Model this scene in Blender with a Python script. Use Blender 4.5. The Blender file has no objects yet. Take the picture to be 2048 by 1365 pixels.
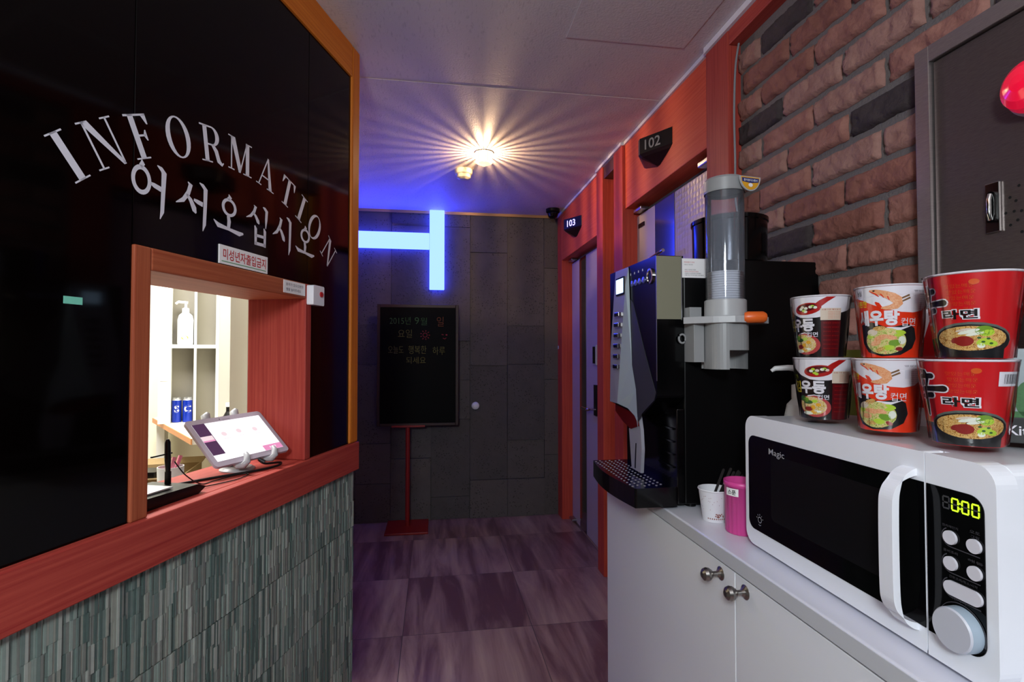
import bpy, bmesh, math, random
from mathutils import Matrix, Vector
from mathutils import noise as mnoise
from mathutils.geometry import tessellate_polygon
PI = math.pi
scene = bpy.context.scene
COL = scene.collection

# ------------------------------------------------------------------ camera
cam_data = bpy.data.cameras.new('camera')
cam = bpy.data.objects.new('camera', cam_data)
COL.objects.link(cam)
cam.location = (0, 0, 1.27)
cam.rotation_euler = (PI/2 + math.atan(23.5/1035), 0, -math.atan(156/1035))
cam_data.sensor_width = 36.0
cam_data.lens = 1035/2048*36
cam_data.clip_start = 0.02
scene.camera = cam

# ------------------------------------------------------------------ world, lights, exposure
world = bpy.data.worlds.new('world')
scene.world = world
world.use_nodes = True
bg = world.node_tree.nodes['Background']
bg.inputs[0].default_value = (0.62, 0.56, 0.58, 1)
bg.inputs[1].default_value = 0.020
scene.view_settings.view_transform = 'Standard'
scene.view_settings.look = 'None'
scene.view_settings.exposure = 0.0
scene.view_settings.gamma = 1.0
scene.view_settings.use_curve_mapping = False
scene.cycles.max_bounces = 8
scene.cycles.sample_clamp_indirect = 6.0
scene.cycles.caustics_reflective = False
scene.cycles.caustics_refractive = False
scene.cycles.use_denoising = True

def area_light(name, loc, target, size, power, color, sy=None):
    d = bpy.data.lights.new(name, 'AREA')
    d.energy = power
    d.color = color
    d.size = size
    if sy:
        d.shape = 'RECTANGLE'
        d.size_y = sy
    o = bpy.data.objects.new(name, d)
    COL.objects.link(o)
    o.location = loc
    o.rotation_euler = (Vector(target) - Vector(loc)).to_track_quat('-Z', 'Y').to_euler()
    return o

# unseen globe added behind the camera stands in for hall lamps; office ceiling lamp
def point_light(name, loc, radius, power, color):
    d = bpy.data.lights.new(name, 'POINT')
    d.energy = power; d.color = color; d.shadow_soft_size = radius
    o = bpy.data.objects.new(name, d); COL.objects.link(o); o.location = loc
    return o
point_light('entrance_standin_light', (-0.36, -0.75, 1.78), 0.16, 98.0, (0.86, 0.95, 1.0))
area_light('office_ceiling_light', (-1.30, 2.15, 2.33), (-1.30, 2.2, 0), 0.9, 64.0, (1.0, 1.0, 0.97), 0.5)

# ------------------------------------------------------------------ materials
MATS = {}
def srgb(r, g, b):
    def f(c):
        c /= 255.0
        return c/12.92 if c <= 0.04045 else ((c+0.055)/1.055)**2.4
    return (f(r), f(g), f(b), 1)

def mat(name, rgb, rough=0.5, metal=0.0, spec=0.5, coat=0.0, emit=None, es=0.0, noise=None, bump=0.0, bscale=200.0, sub=0.0):
    if name in MATS:
        return MATS[name]
    m = bpy.data.materials.new(name)
    m.use_nodes = True
    nt = m.node_tree
    b = nt.nodes['Principled BSDF']
    col = srgb(*rgb)
    b.inputs['Base Color'].default_value = col
    b.inputs['Roughness'].default_value = rough
    b.inputs['Metallic'].default_value = metal
    b.inputs['Specular IOR Level'].default_value = spec
    b.inputs['Coat Weight'].default_value = coat
    b.inputs['Coat Roughness'].default_value = 0.08
    if emit:
        b.inputs['Emission Color'].default_value = (*emit, 1)
        b.inputs['Emission Strength'].default_value = es
    tc = None
    if noise or bump:
        tc = nt.nodes.new('ShaderNodeTexCoord')
    if noise:                      # (scale vector, amount, second colour)
        sc, amount, c2 = noise
        mp = nt.nodes.new('ShaderNodeMapping')
        mp.inputs['Scale'].default_value = sc if isinstance(sc, tuple) else (sc, sc, sc)
        nz = nt.nodes.new('ShaderNodeTexNoise')
        nz.inputs['Scale'].default_value = 1.0
        nz.inputs['Detail'].default_value = 5.0
        nz.inputs['Roughness'].default_value = 0.65
        rp = nt.nodes.new('ShaderNodeValToRGB')
        rp.color_ramp.elements[0].position = 0.5 - 0.5*amount
        rp.color_ramp.elements[1].position = 0.5 + 0.5*amount
        rp.color_ramp.elements[0].color = col
        rp.color_ramp.elements[1].color = srgb(*c2)
        nt.links.new(tc.outputs['Object'], mp.inputs['Vector'])
        nt.links.new(mp.outputs[0], nz.inputs['Vector'])
        nt.links.new(nz.outputs['Fac'], rp.inputs['Fac'])
        nt.links.new(rp.outputs[0], b.inputs['Base Color'])
    if bump:
        n2 = nt.nodes.new('ShaderNodeTexNoise')
        n2.inputs['Scale'].default_value = bscale
        n2.inputs['Detail'].default_value = 3.0
        bp = nt.nodes.new('ShaderNodeBump')
        bp.inputs['Strength'].default_value = bump
        bp.inputs['Distance'].default_value = 0.004
        nt.links.new(tc.outputs['Object'], n2.inputs['Vector'])
        nt.links.new(n2.outputs['Fac'], bp.inputs['Height'])
        nt.links.new(bp.outputs[0], b.inputs['Normal'])
    MATS[name] = m
    return m

def food_mat(name, cols, scale):
    m = bpy.data.materials.new(name)
    m.use_nodes = True
    nt = m.node_tree
    b = nt.nodes['Principled BSDF']
    b.inputs['Roughness'].default_value = 0.25
    tc = nt.nodes.new('ShaderNodeTexCoord')
    nz = nt.nodes.new('ShaderNodeTexNoise')
    nz.inputs['Scale'].default_value = scale
    nz.inputs['Detail'].default_value = 4
    nz.inputs['Distortion'].default_value = 2.5
    rp = nt.nodes.new('ShaderNodeValToRGB')
    el = rp.color_ramp.elements
    while len(el) < len(cols):
        el.new(0.5)
    for i, c in enumerate(cols):
        el[i].position = 0.30 + 0.40*i/(len(cols)-1)
        el[i].color = srgb(*c)
    nt.links.new(tc.outputs['Object'], nz.inputs['Vector'])
    nt.links.new(nz.outputs['Fac'], rp.inputs['Fac'])
    nt.links.new(rp.outputs[0], b.inputs['Base Color'])
    MATS[name] = m
    return m

def glassy(name, tint, refl, rough=0.05):
    m = bpy.data.materials.new(name)
    m.use_nodes = True
    nt = m.node_tree
    out = nt.nodes['Material Output']
    nt.nodes.remove(nt.nodes['Principled BSDF'])
    tr = nt.nodes.new('ShaderNodeBsdfTransparent')
    tr.inputs[0].default_value = (*tint, 1)
    gl = nt.nodes.new('ShaderNodeBsdfGlossy')
    gl.inputs['Roughness'].default_value = rough
    mx = nt.nodes.new('ShaderNodeMixShader')
    lw = nt.nodes.new('ShaderNodeLayerWeight')
    lw.inputs['Blend'].default_value = refl
    nt.links.new(lw.outputs['Fresnel'], mx.inputs[0])
    nt.links.new(tr.outputs[0], mx.inputs[1])
    nt.links.new(gl.outputs[0], mx.inputs[2])
    nt.links.new(mx.outputs[0], out.inputs[0])
    MATS[name] = m
    return m

# woods: fine laminate grain, the long axis is the one with the small scale
for ax, sc in (('x', (3, 160, 160)), ('y', (160, 3, 160)), ('z', (160, 160, 3))):
    mat('wood_orange_' + ax, (206, 72, 44), 0.55, spec=0.22, noise=(sc, 0.5, (228, 106, 72)))
    mat('wood_cherry_' + ax, (176, 52, 44), 0.55, spec=0.22, noise=(sc, 0.5, (212, 92, 72)))
    mat('wood_golden_' + ax, (186, 92, 18), 0.55, spec=0.22, noise=(sc, 0.5, (216, 128, 44)))
    mat('wood_brown_' + ax, (140, 62, 38), 0.55, spec=0.22, noise=(sc, 0.5, (176, 96, 64)))
    mat('wood_red_' + ax, (146, 42, 40), 0.55, spec=0.22, noise=(sc, 0.5, (186, 80, 66)))
mat('wood_dark', (72, 40, 24), 0.5, noise=((160, 160, 3), 0.5, (100, 58, 34)))
mat('black_glass', (4, 2, 2), 0.07, spec=0.18)
mat('vinyl_grey', (214, 212, 222), 0.6)
mat('grout', (120, 124, 118), 0.8)
for i, c in enumerate([(128, 142, 134), (100, 116, 110), (154, 160, 152), (112, 116, 110), (74, 92, 87), (136, 140, 130)]):
    mat('tile_bar_%d' % i, c, 0.45, noise=(60.0, 0.6, tuple(min(255, v+14) for v in c)))
mat('white_paint', (226, 226, 232), 0.45)
mat('cream_paint', (246, 243, 222), 0.6)
mat('shelf_white', (238, 238, 232), 0.5)
mat('shelf_grey', (132, 126, 114), 0.7)
mat('panel_grey', (168, 165, 158), 0.6)
mat('black_plastic', (5, 5, 6), 0.35, spec=0.25)
mat('black_gloss', (5, 5, 6), 0.16, spec=0.3)
mat('dark_grey_plastic', (58, 58, 64), 0.4)
mat('grey_plastic', (146, 147, 148), 0.4)
mat('light_grey_plastic', (176, 177, 179), 0.35)
mat('tablet_bezel', (170, 160, 172), 0.35)
mat('silver', (176, 176, 184), 0.3, metal=1.0)
mat('chrome', (210, 208, 205), 0.12, metal=1.0)
mat('steel_brushed', (94, 84, 84), 0.38, metal=0.75, noise=((3, 60, 600), 0.5, (114, 105, 103)))
mat('steel_frame', (158, 150, 150), 0.30, metal=0.85, noise=((3, 60, 600), 0.5, (180, 172, 170)))
mat('mirror_steel', (150, 146, 150), 0.10, metal=1.0)
mat('white_gloss', (238, 240, 246), 0.18, coat=0.3)
mat('worktop_white', (222, 222, 232), 0.22)
mat('worktop_edge', (196, 198, 202), 0.4)
mat('cabinet_white', (234, 236, 240), 0.30)
mat('carcass_shade_grey', (96, 94, 96), 0.6)  # white carcass greyed, painting shade into the gaps between doors
mat('knob_nickel', (150, 146, 142), 0.28, metal=1.0)
mat('red_text', (190, 30, 34), 0.5)
mat('dark_text', (60, 50, 70), 0.6)
mat('green_line', (70, 150, 90), 0.5)
mat('sticker_white', (240, 238, 238), 0.5)
mat('teal_paper', (120, 205, 180), 0.6)
mat('screen_white', (20, 20, 20), 0.2, emit=(1.0, 0.97, 1.0), es=1.25)
mat('screen_purple', (20, 10, 20), 0.2, emit=(0.075, 0.035, 0.09), es=1.0)
mat('screen_pink', (20, 10, 20), 0.2, emit=(0.85, 0.30, 0.55), es=1.0)
mat('screen_pale', (20, 10, 20), 0.2, emit=(0.95, 0.75, 0.80), es=1.0)
mat('can_blue', (22, 52, 170), 0.25, metal=0.3)
mat('can_top', (200, 200, 204), 0.3, metal=0.8)
mat('cardboard', (150, 124, 84), 0.8, noise=(20.0, 0.6, (166, 140, 98)))
mat('pink_plastic', (240, 140, 165), 0.4)
mat('yellow_mark', (240, 205, 60), 0.5)
mat('desk_edge', (210, 140, 84), 0.5)
mat('desk_top', (232, 226, 212), 0.4)
mat('red_paint', (140, 22, 20), 0.45)
mat('chalkboard', (3, 3, 3), 0.6, spec=0.1)
mat('board_frame', (46, 22, 14), 0.5)
mat('chalk_yellow', (120, 118, 62), 0.9)
mat('chalk_green', (72, 110, 64), 0.9)
mat('chalk_pink', (150, 50, 62), 0.9)
mat('chalk_orange', (130, 76, 44), 0.9)
mat('led_face', (8, 10, 30), 0.6, spec=0.1, emit=(0.50, 0.86, 16.0), es=1.0)
mat('brass_trim', (190, 150, 100), 0.4, metal=0.6)
mat('lamp_body', (200, 190, 170), 0.4)
mat('detector_cream', (226, 218, 190), 0.5)
mat('sign_black', (8, 8, 10), 0.35)
mat('sign_lower', (34, 14, 12), 0.4)
mat('number_grey', (150, 150, 150), 0.5)
mat('number_lit', (200, 200, 255), 0.5, emit=(0.42, 0.40, 1.0), es=2.2)
mat('door_pink', (190, 176, 186), 0.45, bump=0.08, bscale=300)
mat('yellow_paper', (196, 150, 60), 0.7)
mat('plate_silver', (150, 145, 160), 0.35, metal=0.8)
mat('lamp_red', (225, 15, 45), 0.18, coat=0.6, emit=(0.9, 0.01, 0.06), es=0.45)
mat('alarm_yellow', (250, 220, 40), 0.4, emit=(0.9, 0.7, 0.05), es=0.5)
mat('hole_black', (3, 3, 3), 0.9)
mat('cable_grey', (140, 140, 146), 0.5)
mat('cable_black', (8, 8, 8), 0.5)
mat('machine_silver', (158, 156, 168), 0.45, metal=0.15)
mat('machine_silver_lit', (170, 184, 192), 0.45, metal=0.1)  # brighter copy of the silver, painted on the facet that catches light
mat('olive_reflection', (128, 126, 106), 0.45)  # reflection on the glossy black side, painted as an olive colour
mat('machine_grey', (52, 52, 58), 0.4)
mat('lcd_blue', (20, 20, 30), 0.2, emit=(0.50, 0.72, 1.0), es=2.2)
mat('red_cover', (92, 14, 14), 0.15)
mat('button_blue', (120, 130, 190), 0.25, metal=0.6)
mat('tray_dots', (150, 144, 150), 0.35, metal=0.4)
mat('orange_plastic', (232, 104, 38), 0.35)
mat('cup_white', (225, 225, 230), 0.5)
mat('badge_yellow', (222, 160, 40), 0.4)
mat('badge_blue', (28, 42, 110), 0.4)
mat('pink_cup', (214, 70, 148), 0.35)
mat('print_brown', (150, 96, 88), 0.7)
mat('stick_dark', (34, 28, 28), 0.7)
mat('mw_window', (12, 12, 13), 0.3, spec=0.2)
mat('mw_glass', (3, 3, 4), 0.06, spec=0.2)
mat('mw_text', (170, 170, 175), 0.5)
mat('mw_faint', (62, 60, 66), 0.6)
mat('digit_lit', (100, 200, 20), 0.5, emit=(0.62, 0.95, 0.02), es=1.3)
mat('digit_dim', (56, 56, 58), 0.6)
mat('button_white', (214, 212, 220), 0.35)
mat('knob_white', (196, 198, 208), 0.4)
mat('knob_side', (160, 176, 190), 0.4)
LAB = dict(rough=0.3, coat=0.5)
mat('lab_white', (226, 222, 230), **LAB)
mat('lab_black', (16, 12, 14), **LAB)
mat('lab_maroon', (84, 10, 18), **LAB)
mat('lab_redspoon', (170, 24, 22), **LAB)
mat('lab_orange', (222, 52, 22), **LAB)
mat('lab_red', (196, 18, 26), **LAB)
mat('lab_gold', (206, 84, 30), **LAB)
mat('lab_yellow', (226, 210, 40), **LAB)
mat('lab_beige', (214, 198, 180), **LAB)
mat('lab_leek', (226, 230, 214), **LAB)
mat('lab_green', (110, 150, 40), **LAB)
mat('lab_lime', (176, 206, 60), **LAB)
mat('lab_dkgreen', (50, 92, 46), **LAB)
mat('lab_shrimp', (216, 120, 58), rough=0.3, coat=0.5, noise=(500.0, 0.5, (236, 190, 150)))
mat('lab_stick', (120, 90, 60), **LAB)
mat('lab_greytext', (150, 146, 156), **LAB)
mat('lab_bowl', (22, 24, 26), **LAB)
mat('lab_bowlrim', (92, 98, 92), **LAB)
mat('lab_pinkbowl', (176, 62, 62), **LAB)
mat('lab_kimchi', (140, 34, 30), **LAB)
food_mat('lab_noodle', [(96, 46, 20), (186, 130, 62), (226, 190, 120), (120, 60, 26)], 260)
food_mat('lab_salad', [(70, 92, 40), (176, 190, 90), (226, 206, 150), (206, 110, 52)], 230)
food_mat('lab_udon', [(60, 90, 44), (214, 180, 60), (220, 200, 170), (150, 60, 52)], 260)
mat('green_pack', (120, 124, 40), rough=0.4)
mat('box_pale', (140, 152, 156), 0.4)
mat('box_black', (14, 16, 16), 0.4)
mat('box_green', (32, 84, 40), 0.5, noise=(200.0, 0.5, (54, 112, 52)))
mat('kettle_red', (130, 10, 18), 0.15, coat=0.5)
mat('bottle_white', (220, 220, 220), 0.4)
def acrylic(name, haze):
    m = MATS[name]; nt = m.node_tree
    out = nt.nodes['Material Output']; src = out.inputs[0].links[0].from_socket
    df = nt.nodes.new('ShaderNodeBsdfDiffuse'); df.inputs[0].default_value = (0.62, 0.66, 0.74, 1)
    mx = nt.nodes.new('ShaderNodeMixShader'); mx.inputs[0].default_value = haze
    nt.links.new(src, mx.inputs[1]); nt.links.new(df.outputs[0], mx.inputs[2]); nt.links.new(mx.outputs[0], out.inputs[0])
def clear_lamp(name, color, strength):
    m = bpy.data.materials.new(name); m.use_nodes = True
    nt = m.node_tree; out = nt.nodes['Material Output']; nt.nodes.remove(nt.nodes['Principled BSDF'])
    tr = nt.nodes.new('ShaderNodeBsdfTransparent'); em = nt.nodes.new('ShaderNodeEmission'); ad = nt.nodes.new('ShaderNodeAddShader')
    em.inputs[0].default_value = (*color, 1); em.inputs[1].default_value = strength
    nt.links.new(tr.outputs[0], ad.inputs[0]); nt.links.new(em.outputs[0], ad.inputs[1]); nt.links.new(ad.outputs[0], out.inputs[0])
    MATS[name] = m
clear_lamp('lamp_bulb', (1.0, 0.80, 0.52), 8.0)
mat('lamp_glow_glass', (240, 225, 190), 0.3, emit=(1.0, 0.72, 0.40), es=1.6)  # emission put in so fins and cap melt into the bulb's glare
glassy('clear_tube', (0.95, 0.96, 0.985), 0.26, 0.06)
acrylic('clear_tube', 0.07)
glassy('plastic_film', (0.97, 0.97, 0.97), 0.10, 0.12)

# bricks, mortar, stone, ceiling paper, floor marble
for i, (a, b) in enumerate([((124, 76, 66), (164, 116, 104)), ((112, 66, 56), (150, 98, 86)), ((136, 94, 84), (164, 126, 116)), ((44, 36, 37), (66, 55, 56))]):
    mat('brick_%d' % i, a, 0.85, noise=(16.0, 0.6, b), bump=0.8, bscale=90)
mat('mortar', (104, 98, 97), 0.95, bump=0.6, bscale=160)
for i, (a, b) in enumerate([((78, 74, 73), (98, 93, 91)), ((70, 67, 67), (88, 84, 83)), ((84, 79, 78), (98, 93, 91))]):
    mat('stone_%d' % i, a, 0.8, noise=(9.0, 0.8, b), bump=0.5, bscale=55)

def stone_pits(m):
    nt = m.node_tree
    b = nt.nodes['Principled BSDF']
    src = b.inputs['Base Color'].links[0].from_socket
    tc = nt.nodes.new('ShaderNodeTexCoord')
    vo = nt.nodes.new('ShaderNodeTexVoronoi')
    vo.inputs['Scale'].default_value = 62
    nz = nt.nodes.new('ShaderNodeTexNoise')
    nz.inputs['Scale'].default_value = 7
    r1 = nt.nodes.new('ShaderNodeValToRGB')
    r1.color_ramp.elements[0].position = 0.20
    r1.color_ramp.elements[1].position = 0.27
    r2 = nt.nodes.new('ShaderNodeValToRGB')
    r2.color_ramp.elements[0].position = 0.46
    r2.color_ramp.elements[1].position = 0.56
    mxx = nt.nodes.new('ShaderNodeMath'); mxx.operation = 'MAXIMUM'
    mx = nt.nodes.new('ShaderNodeMix'); mx.data_type = 'RGBA'
    mx.inputs[6].default_value = srgb(44, 40, 38)
    nt.links.new(tc.outputs['Object'], vo.inputs['Vector'])
    nt.links.new(tc.outputs['Object'], nz.inputs['Vector'])
    nt.links.new(vo.outputs['Distance'], r1.inputs[0])
    nt.links.new(nz.outputs['Fac'], r2.inputs[0])
    nt.links.new(r1.outputs[0], mxx.inputs[0])
    nt.links.new(r2.outputs[0], mxx.inputs[1])
    nt.links.new(mxx.outputs[0], mx.inputs[0])
    nt.links.new(src, mx.inputs[7])
    nt.links.new(mx.outputs[2], b.inputs['Base Color'])
for i in range(3):
    stone_pits(MATS['stone_%d' % i])

def ceiling_material():
    m = mat('ceiling_paper', (214, 204, 204), 0.55, bump=0.35, bscale=140)
    nt = m.node_tree
    b = nt.nodes['Principled BSDF']
    tc = nt.nodes.new('ShaderNodeTexCoord')
    mp = nt.nodes.new('ShaderNodeMapping'); mp.inputs['Scale'].default_value = (150, 34, 1)
    nz = nt.nodes.new('ShaderNodeTexNoise'); nz.inputs['Scale'].default_value = 1.0; nz.inputs['Detail'].default_value = 2
    rp = nt.nodes.new('ShaderNodeValToRGB')
    rp.color_ramp.elements[0].position = 0.26; rp.color_ramp.elements[0].color = srgb(198, 188, 188)
    rp.color_ramp.elements[1].position = 0.42; rp.color_ramp.elements[1].color = srgb(216, 206, 206)
    nt.links.new(tc.outputs['Object'], mp.inputs[0]); nt.links.new(mp.outputs[0], nz.inputs[0])
    nt.links.new(nz.outputs[0], rp.inputs[0]); nt.links.new(rp.outputs[0], b.inputs['Base Color'])
ceiling_material()

def floor_material():
    m = mat('floor_marble', (120, 104, 110), 0.28)
    nt = m.node_tree
    b = nt.nodes['Principled BSDF']
    tc = nt.nodes.new('ShaderNodeTexCoord')
    sp = nt.nodes.new('ShaderNodeSeparateXYZ')
    nt.links.new(tc.outputs['Object'], sp.inputs[0])
    def math_(op, a, bb):
        n = nt.nodes.new('ShaderNodeMath'); n.operation = op
        for i, v in enumerate((a, bb)):
            if v is None: continue
            if isinstance(v, (int, float)): n.inputs[i].default_value = v
            else: nt.links.new(v, n.inputs[i])
        return n.outputs[0]
    u = math_('DIVIDE', math_('SUBTRACT', sp.outputs[0], 0.455), 0.59)
    v = math_('DIVIDE', math_('SUBTRACT', sp.outputs[1], 2.395), 0.60)
    fu, fv = math_('FLOOR', u, None), math_('FLOOR', v, None)
    cx = nt.nodes.new('ShaderNodeCombineXYZ'); nt.links.new(fu, cx.inputs[0]); nt.links.new(fv, cx.inputs[1])
    wn = nt.nodes.new('ShaderNodeTexWhiteNoise'); wn.noise_dimensions = '2D'; nt.links.new(cx.outputs[0], wn.inputs['Vector'])
    mp = nt.nodes.new('ShaderNodeMapping'); mp.inputs['Scale'].default_value = (11, 1.3, 1)
    nt.links.new(tc.outputs['Object'], mp.inputs[0])
    ad = nt.nodes.new('ShaderNodeVectorMath'); ad.operation = 'ADD'
    sc = nt.nodes.new('ShaderNodeVectorMath'); sc.operation = 'SCALE'; sc.inputs[3].default_value = 30
    nt.links.new(wn.outputs['Color'], sc.inputs[0]); nt.links.new(mp.outputs[0], ad.inputs[0]); nt.links.new(sc.outputs[0], ad.inputs[1])
    nz = nt.nodes.new('ShaderNodeTexNoise'); nz.inputs['Scale'].default_value = 1.0; nz.inputs['Detail'].default_value = 6; nz.inputs['Roughness'].default_value = 0.6; nz.inputs['Distortion'].default_value = 0.6
    nt.links.new(ad.outputs[0], nz.inputs['Vector'])
    rp = nt.nodes.new('ShaderNodeValToRGB')
    for i, (p, c) in enumerate([(0.33, (114, 80, 84)), (0.5, (160, 128, 122)), (0.68, (186, 158, 144))]):
        if i == 2: rp.color_ramp.elements.new(p)
        rp.color_ramp.elements[i].position = p; rp.color_ramp.elements[i].color = srgb(*c)
    par = math_('MODULO', math_('ABSOLUTE', math_('ADD', fu, fv), None), 2.0)
    shade = math_('MULTIPLY', par, 0.10)
    f2 = math_('SUBTRACT', nz.outputs['Fac'], shade)
    nt.links.new(f2, rp.inputs[0])
    # grout lines
    gu = math_('ABSOLUTE', math_('SUBTRACT', math_('FRACT', u, None), 0.5), None)
    gv = math_('ABSOLUTE', math_('SUBTRACT', math_('FRACT', v, None), 0.5), None)
    g = math_('GREATER_THAN', math_('MAXIMUM', gu, gv), 0.4975)
    mx = nt.nodes.new('ShaderNodeMix'); mx.data_type = 'RGBA'; mx.inputs[7].default_value = srgb(84, 72, 74)
    nt.links.new(g, mx.inputs[0]); nt.links.new(rp.outputs[0], mx.inputs[6]); nt.links.new(mx.outputs[2], b.inputs['Base Color'])
floor_material()

def hex_door_material():
    m = mat('door_embossed', (186, 170, 176), 0.35)
    nt = m.node_tree
    b = nt.nodes['Principled BSDF']
    tc = nt.nodes.new('ShaderNodeTexCoord')
    vo = nt.nodes.new('ShaderNodeTexVoronoi'); vo.inputs['Scale'].default_value = 42; vo.inputs['Randomness'].default_value = 0.25
    bp = nt.nodes.new('ShaderNodeBump'); bp.inputs['Strength'].default_value = 0.6; bp.inputs['Distance'].default_value = 0.006
    nt.links.new(tc.outputs['Object'], vo.inputs['Vector']); nt.links.new(vo.outputs['Distance'], bp.inputs['Height'])
    nt.links.new(bp.outputs[0], b.inputs['Normal'])
hex_door_material()

# ------------------------------------------------------------------ mesh builder
class MB:
    def __init__(s):
        s.v = []; s.f = []; s.mi = []; s.slots = []; s.sm = []
    def slot(s, m):
        if m not in s.slots: s.slots.append(m)
        return s.slots.index(m)
    def add(s, vs, fs, m, smooth=False, M=None):
        o = len(s.v); k = s.slot(m)
        for p in vs:
            p = Vector(p)
            s.v.append(M @ p if M else p)
        for f in fs:
            s.f.append([i+o for i in f]); s.mi.append(k); s.sm.append(smooth)
        return s
    def box(s, x0, x1, y0, y1, z0, z1, m, M=None):
        vs = [(x, y, z) for x in (x0, x1) for y in (y0, y1) for z in (z0, z1)]
        fs = [(0, 1, 3, 2), (4, 6, 7, 5), (0, 4, 5, 1), (2, 3, 7, 6), (0, 2, 6, 4), (1, 5, 7, 3)]
        return s.add(vs, fs, m, False, M)
    def rbox(s, x0, x1, y0, y1, z0, z1, r, m, axis='x', seg=5, M=None):
        """box whose outline across `axis` has rounded corners"""
        if axis == 'x': a0, a1, b0, b1, c0, c1 = y0, y1, z0, z1, x0, x1
        elif axis == 'y': a0, a1, b0, b1, c0, c1 = x0, x1, z0, z1, y0, y1
        else: a0, a1, b0, b1, c0, c1 = x0, x1, y0, y1, z0, z1
        return s.prism(round_rect(a0, a1, b0, b1, r, seg), c0, c1, m, axis, M)
    def prism(s, poly, c0, c1, m, axis='x', M=None, smooth=False):
        def P(a, b, c):
            return (c, a, b) if axis == 'x' else ((a, c, b) if axis == 'y' else (a, b, c))
        n = len(poly)
        vs = [P(a, b, c0) for a, b in poly] + [P(a, b, c1) for a, b in poly]
        tris = tessellate_polygon([[Vector((a, b, 0)) for a, b in poly]])
        fs = [tuple(t) for t in tris] + [tuple(i+n for i in t[::-1]) for t in tris]
        s.add(vs, fs, m, False, M)
        s.add(vs, [(i, (i+1) % n, n+(i+1) % n, n+i) for i in range(n)], m, smooth, M)
        return s
    def lathe(s, prof, m, seg=32, c=(0, 0, 0), M=None, smooth=True, mats=None):
        vs = []; n = len(prof)
        for j in range(seg):
            a = 2*PI*j/seg
            for r, z in prof:
                vs.append((c[0]+r*math.cos(a), c[1]+r*math.sin(a), c[2]+z))
        for i in range(n-1):
            fs = []
            for j in range(seg):
                k = (j+1) % seg
                fs.append((j*n+i, k*n+i, k*n+i+1, j*n+i+1))
            s.add(vs, fs, mats[i] if mats else m, smooth, M)
        return s
    def tube(s, pts, r, m, seg=8, M=None, closed=False):
        pts = [Vector(p) for p in pts]; n = len(pts); vs = []
        for i, p in enumerate(pts):
            t = (pts[min(i+1, n-1)] - pts[max(i-1, 0)]).normalized()
            up = Vector((0, 0, 1)) if abs(t.z) < 0.9 else Vector((1, 0, 0))
            a = t.cross(up).normalized(); b = a.cross(t)
            rr = r[i] if isinstance(r, (list, tuple)) else r
            for j in range(seg):
                q = 2*PI*j/seg
                vs.append(p + (a*math.cos(q) + b*math.sin(q))*rr)
        fs = [(i*seg+j, i*seg+(j+1) % seg, (i+1)*seg+(j+1) % seg, (i+1)*seg+j) for i in range(n-1) for j in range(seg)]
        s.add(vs, fs, m, True, M)
        s.add(vs, [tuple(range(seg))[::-1], tuple(range((n-1)*seg, n*seg))], m, False, M)
        return s
    def flat(s, poly, m, P):
        """flat polygon; P maps (a, b) to 3d"""
        tris = tessellate_polygon([[Vector((a, b, 0)) for a, b in poly]])
        return s.add([P(a, b) for a, b in poly], [tuple(t) for t in tris], m)
    def obj(s, name, parent=None, M=None, bevel=0.0, bseg=2, loc=None):
        me = bpy.data.meshes.new(name)
        vs = s.v
        if loc is not None:
            L = Vector(loc); vs = [v - L for v in vs]
        me.from_pydata([tuple(v) for v in vs], [], s.f)
        for m in s.slots: me.materials.append(MATS[m])
        me.polygons.foreach_set('material_index', s.mi)
        me.polygons.foreach_set('use_smooth', s.sm)
        bm = bmesh.new(); bm.from_mesh(me)
        bmesh.ops.recalc_face_normals(bm, faces=bm.faces)
        bm.to_mesh(me); bm.free()
        me.update()
        o = bpy.data.objects.new(name, me)
        COL.objects.link(o)
        if parent: o.parent = parent
        if M is not None: o.matrix_world = M
        if loc is not None: o.location = loc
        if bevel:
            b = o.modifiers.new('bevel', 'BEVEL')
            b.width = bevel; b.segments = bseg; b.limit_method = 'ANGLE'; b.angle_limit = math.radians(40)
            b.harden_normals = False
        return o

def round_rect(a0, a1, b0, b1, r, seg=5, corners=(1, 1, 1, 1)):
    pts = []
    for k, (cx, cy, q0) in enumerate([(a1-r, b1-r, 0), (a0+r, b1-r, PI/2), (a0+r, b0+r, PI), (a1-r, b0+r, 1.5*PI)]):
        if corners[k]:
            for i in range(seg+1):
                q = q0 + PI/2*i/seg
                pts.append((cx+r*math.cos(q), cy+r*math.sin(q)))
        else:
            pts.append(((a1, b1), (a0, b1), (a0, b0), (a1, b0))[k])
    return pts

def ellipse(cx, cy, rx, ry, n=24, q0=0, q1=2*PI):
    return [(cx+rx*math.cos(q0+(q1-q0)*i/n), cy+ry*math.sin(q0+(q1-q0)*i/n)) for i in range(n if abs(q1-q0) > 6.2 else n+1)]

def tag(o, label, cat, group=None):
    o['label'] = label; o['category'] = cat
    if group: o['group'] = group
    return o
def structure(o):
    o['kind'] = 'structure'
    return o
def thing(name, label, cat, loc=(0, 0, 0), rz=0.0, group=None):
    o = bpy.data.objects.new(name, None)
    o.empty_display_size = 0.05
    COL.objects.link(o)
    o.location = loc; o.rotation_euler = (0, 0, rz)
    tag(o, label, cat, group)
    return o

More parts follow.
